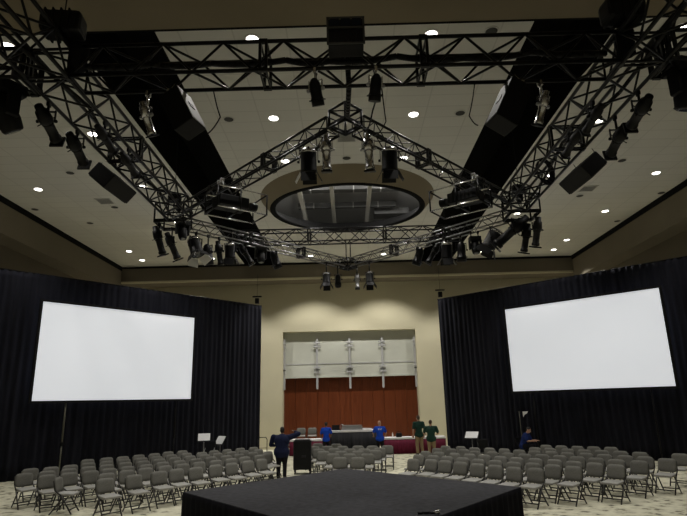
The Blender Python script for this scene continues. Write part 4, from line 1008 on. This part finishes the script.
    if tshirt_print:
        m = MB(); w_ = [(-0.045, 0.05), (0.03, 0.06), (-0.03, 0.04), (0.035, 0.05)]
        for i, (cx, ww) in enumerate(w_):
            p = up((cx*1.6, 0.128*build+0.028, 1.37-(i//2)*0.045)); m.box(p*k, (ww*k*1.3, 0.03, 0.020), rot=T)
        m.build('back_print', 'print', t)
    return t
hang = {'R': ((-0.07, 0.02, -0.27), (0.01, -0.08, -0.235), (0, -0.15, -1)), 'L': ((0.07, 0.02, -0.27), (-0.01, -0.08, -0.235), (0, -0.15, -1))}
# man with his back to us, right arm raised beside his head
person('person in a dark navy jacket with arm raised to head beside the equipment case', -2.42, 20.05, PI-0.1, 1.68, 'skin_dark', 'hair_dark', 'navy', 'dark_cloth',
       {'R': ((-0.29, -0.06, 0.10), (0.17, -0.16, 0.07), (0.6, -0.2, 0.25)), 'L': ((0.10, -0.02, -0.26), (-0.10, -0.20, -0.05), (-0.6, -0.7, 0.1))}, lean=0.10, long_sleeve=True, build=1.72)
person('person in a blue shirt bending over the left end of the black control table', -1.16, 26.85, PI, 1.58, 'skin_dark', 'hair_dark', 'royal', 'dark_cloth',
       {'R': ((-0.09, -0.08, -0.24), (0.04, -0.17, -0.13), (0.1, -0.9, -0.3)), 'L': ((0.09, -0.06, -0.25), (-0.02, -0.15, -0.17), (0, -0.9, -0.3))}, lean=0.15, build=1.0, head_pitch=0.35)
person('person in a blue shirt with white back print, right end of control table', 1.36, 26.75, PI, 1.58, 'skin_light', 'skin_light', 'royal', 'dark_cloth',
       {'R': ((-0.11, -0.05, -0.24), (0.03, -0.15, -0.16), (0.1, -0.9, -0.3)), 'L': ((0.12, -0.05, -0.24), (-0.03, -0.15, -0.16), (0, -0.9, -0.3))}, lean=0.14, build=1.18, head_pitch=0.2, tshirt_print=True)
person('person in a dark green polo and khaki trousers nearer the mahogany wall', 3.24, 27.2, PI+0.25, 1.77, 'skin_light', 'hair_brown', 'green', 'khaki', hang, lean=0.03, build=1.12)
person('person in a dark green polo and khaki trousers nearer the right drape', 3.58, 25.6, PI-0.2, 1.60, 'skin_light', 'hair_brown', 'green', 'khaki',
       {'R': ((-0.10, -0.03, -0.26), (0.08, -0.19, -0.06), (0.4, -0.8, 0)), 'L': ((0.10, -0.03, -0.26), (-0.08, -0.19, -0.06), (-0.4, -0.8, 0))}, lean=0.08, build=1.34, head_pitch=0.25)
person('seated person in a blue work shirt by the right drape', 7.42, 24.9, 0.95, 1.72, 'skin_light', 'hair_dark', 'blue_dim', 'dark_cloth',
       {'R': ((-0.05, -0.12, -0.25), (0.05, -0.22, 0.02), (0.1, -0.9, -0.1)), 'L': ((0.05, -0.12, -0.25), (-0.05, -0.22, 0.02), (-0.1, -0.9, -0.1))}, lean=0.42, seated=True, build=1.08)
t = thing('folding_chair', 'black folding chair under the seated person in the blue work shirt', 'chair', (7.42, 24.9, 0), 0.95)
MB().box((0, 0.02, 0.345), (0.42, 0.40, 0.035), bev=0.012).build('seat', 'black_plastic', t)
MB().box((0, 0.24, 0.72), (0.42, 0.03, 0.22), bev=0.012).build('backrest', 'black_plastic', t)
for sx in (-1, 1):
    MB().path([(sx*0.21, -0.2, 0), (sx*0.21, 0.05, 0.34), (sx*0.21, 0.25, 0.80)], 0.012, 6).build('leg', 'black_metal', t)
    MB().path([(sx*0.19, 0.28, 0), (sx*0.19, 0.0, 0.34)], 0.012, 6).build('leg', 'black_metal', t)

# ------------------------------------------------------------------ camera, world, output look
cam = bpy.data.cameras.new('camera'); co = bpy.data.objects.new('camera', cam); COL.objects.link(co)
cam.sensor_fit = 'HORIZONTAL'; cam.sensor_width = 36.0; cam.lens = 545/687*36.0; cam.clip_end = 200
P_, R_, Y_ = math.radians(14.8), math.radians(1.4), math.radians(0.3)
rotm = Matrix.Rotation(Y_, 3, 'Z') @ Matrix.Rotation(PI/2+P_, 3, 'X') @ Matrix.Rotation(R_*-1, 3, 'Z')
co.matrix_world = Matrix.Translation((0, 0, 2.5)) @ rotm.to_4x4()
scn.camera = co
wd = bpy.data.worlds.new('world'); scn.world = wd; wd.use_nodes = True
wd.node_tree.nodes['Background'].inputs[0].default_value = (0.01, 0.01, 0.012, 1)
scn.view_settings.view_transform = 'Standard'; scn.view_settings.look = 'None'
scn.view_settings.exposure = -0.1; scn.view_settings.gamma = 1.0; scn.view_settings.use_curve_mapping = False
scn.cycles.use_denoising = True
scn.cycles.max_bounces = 8; scn.cycles.diffuse_bounces = 5; scn.cycles.glossy_bounces = 3
scn.cycles.sample_clamp_indirect = 4.0
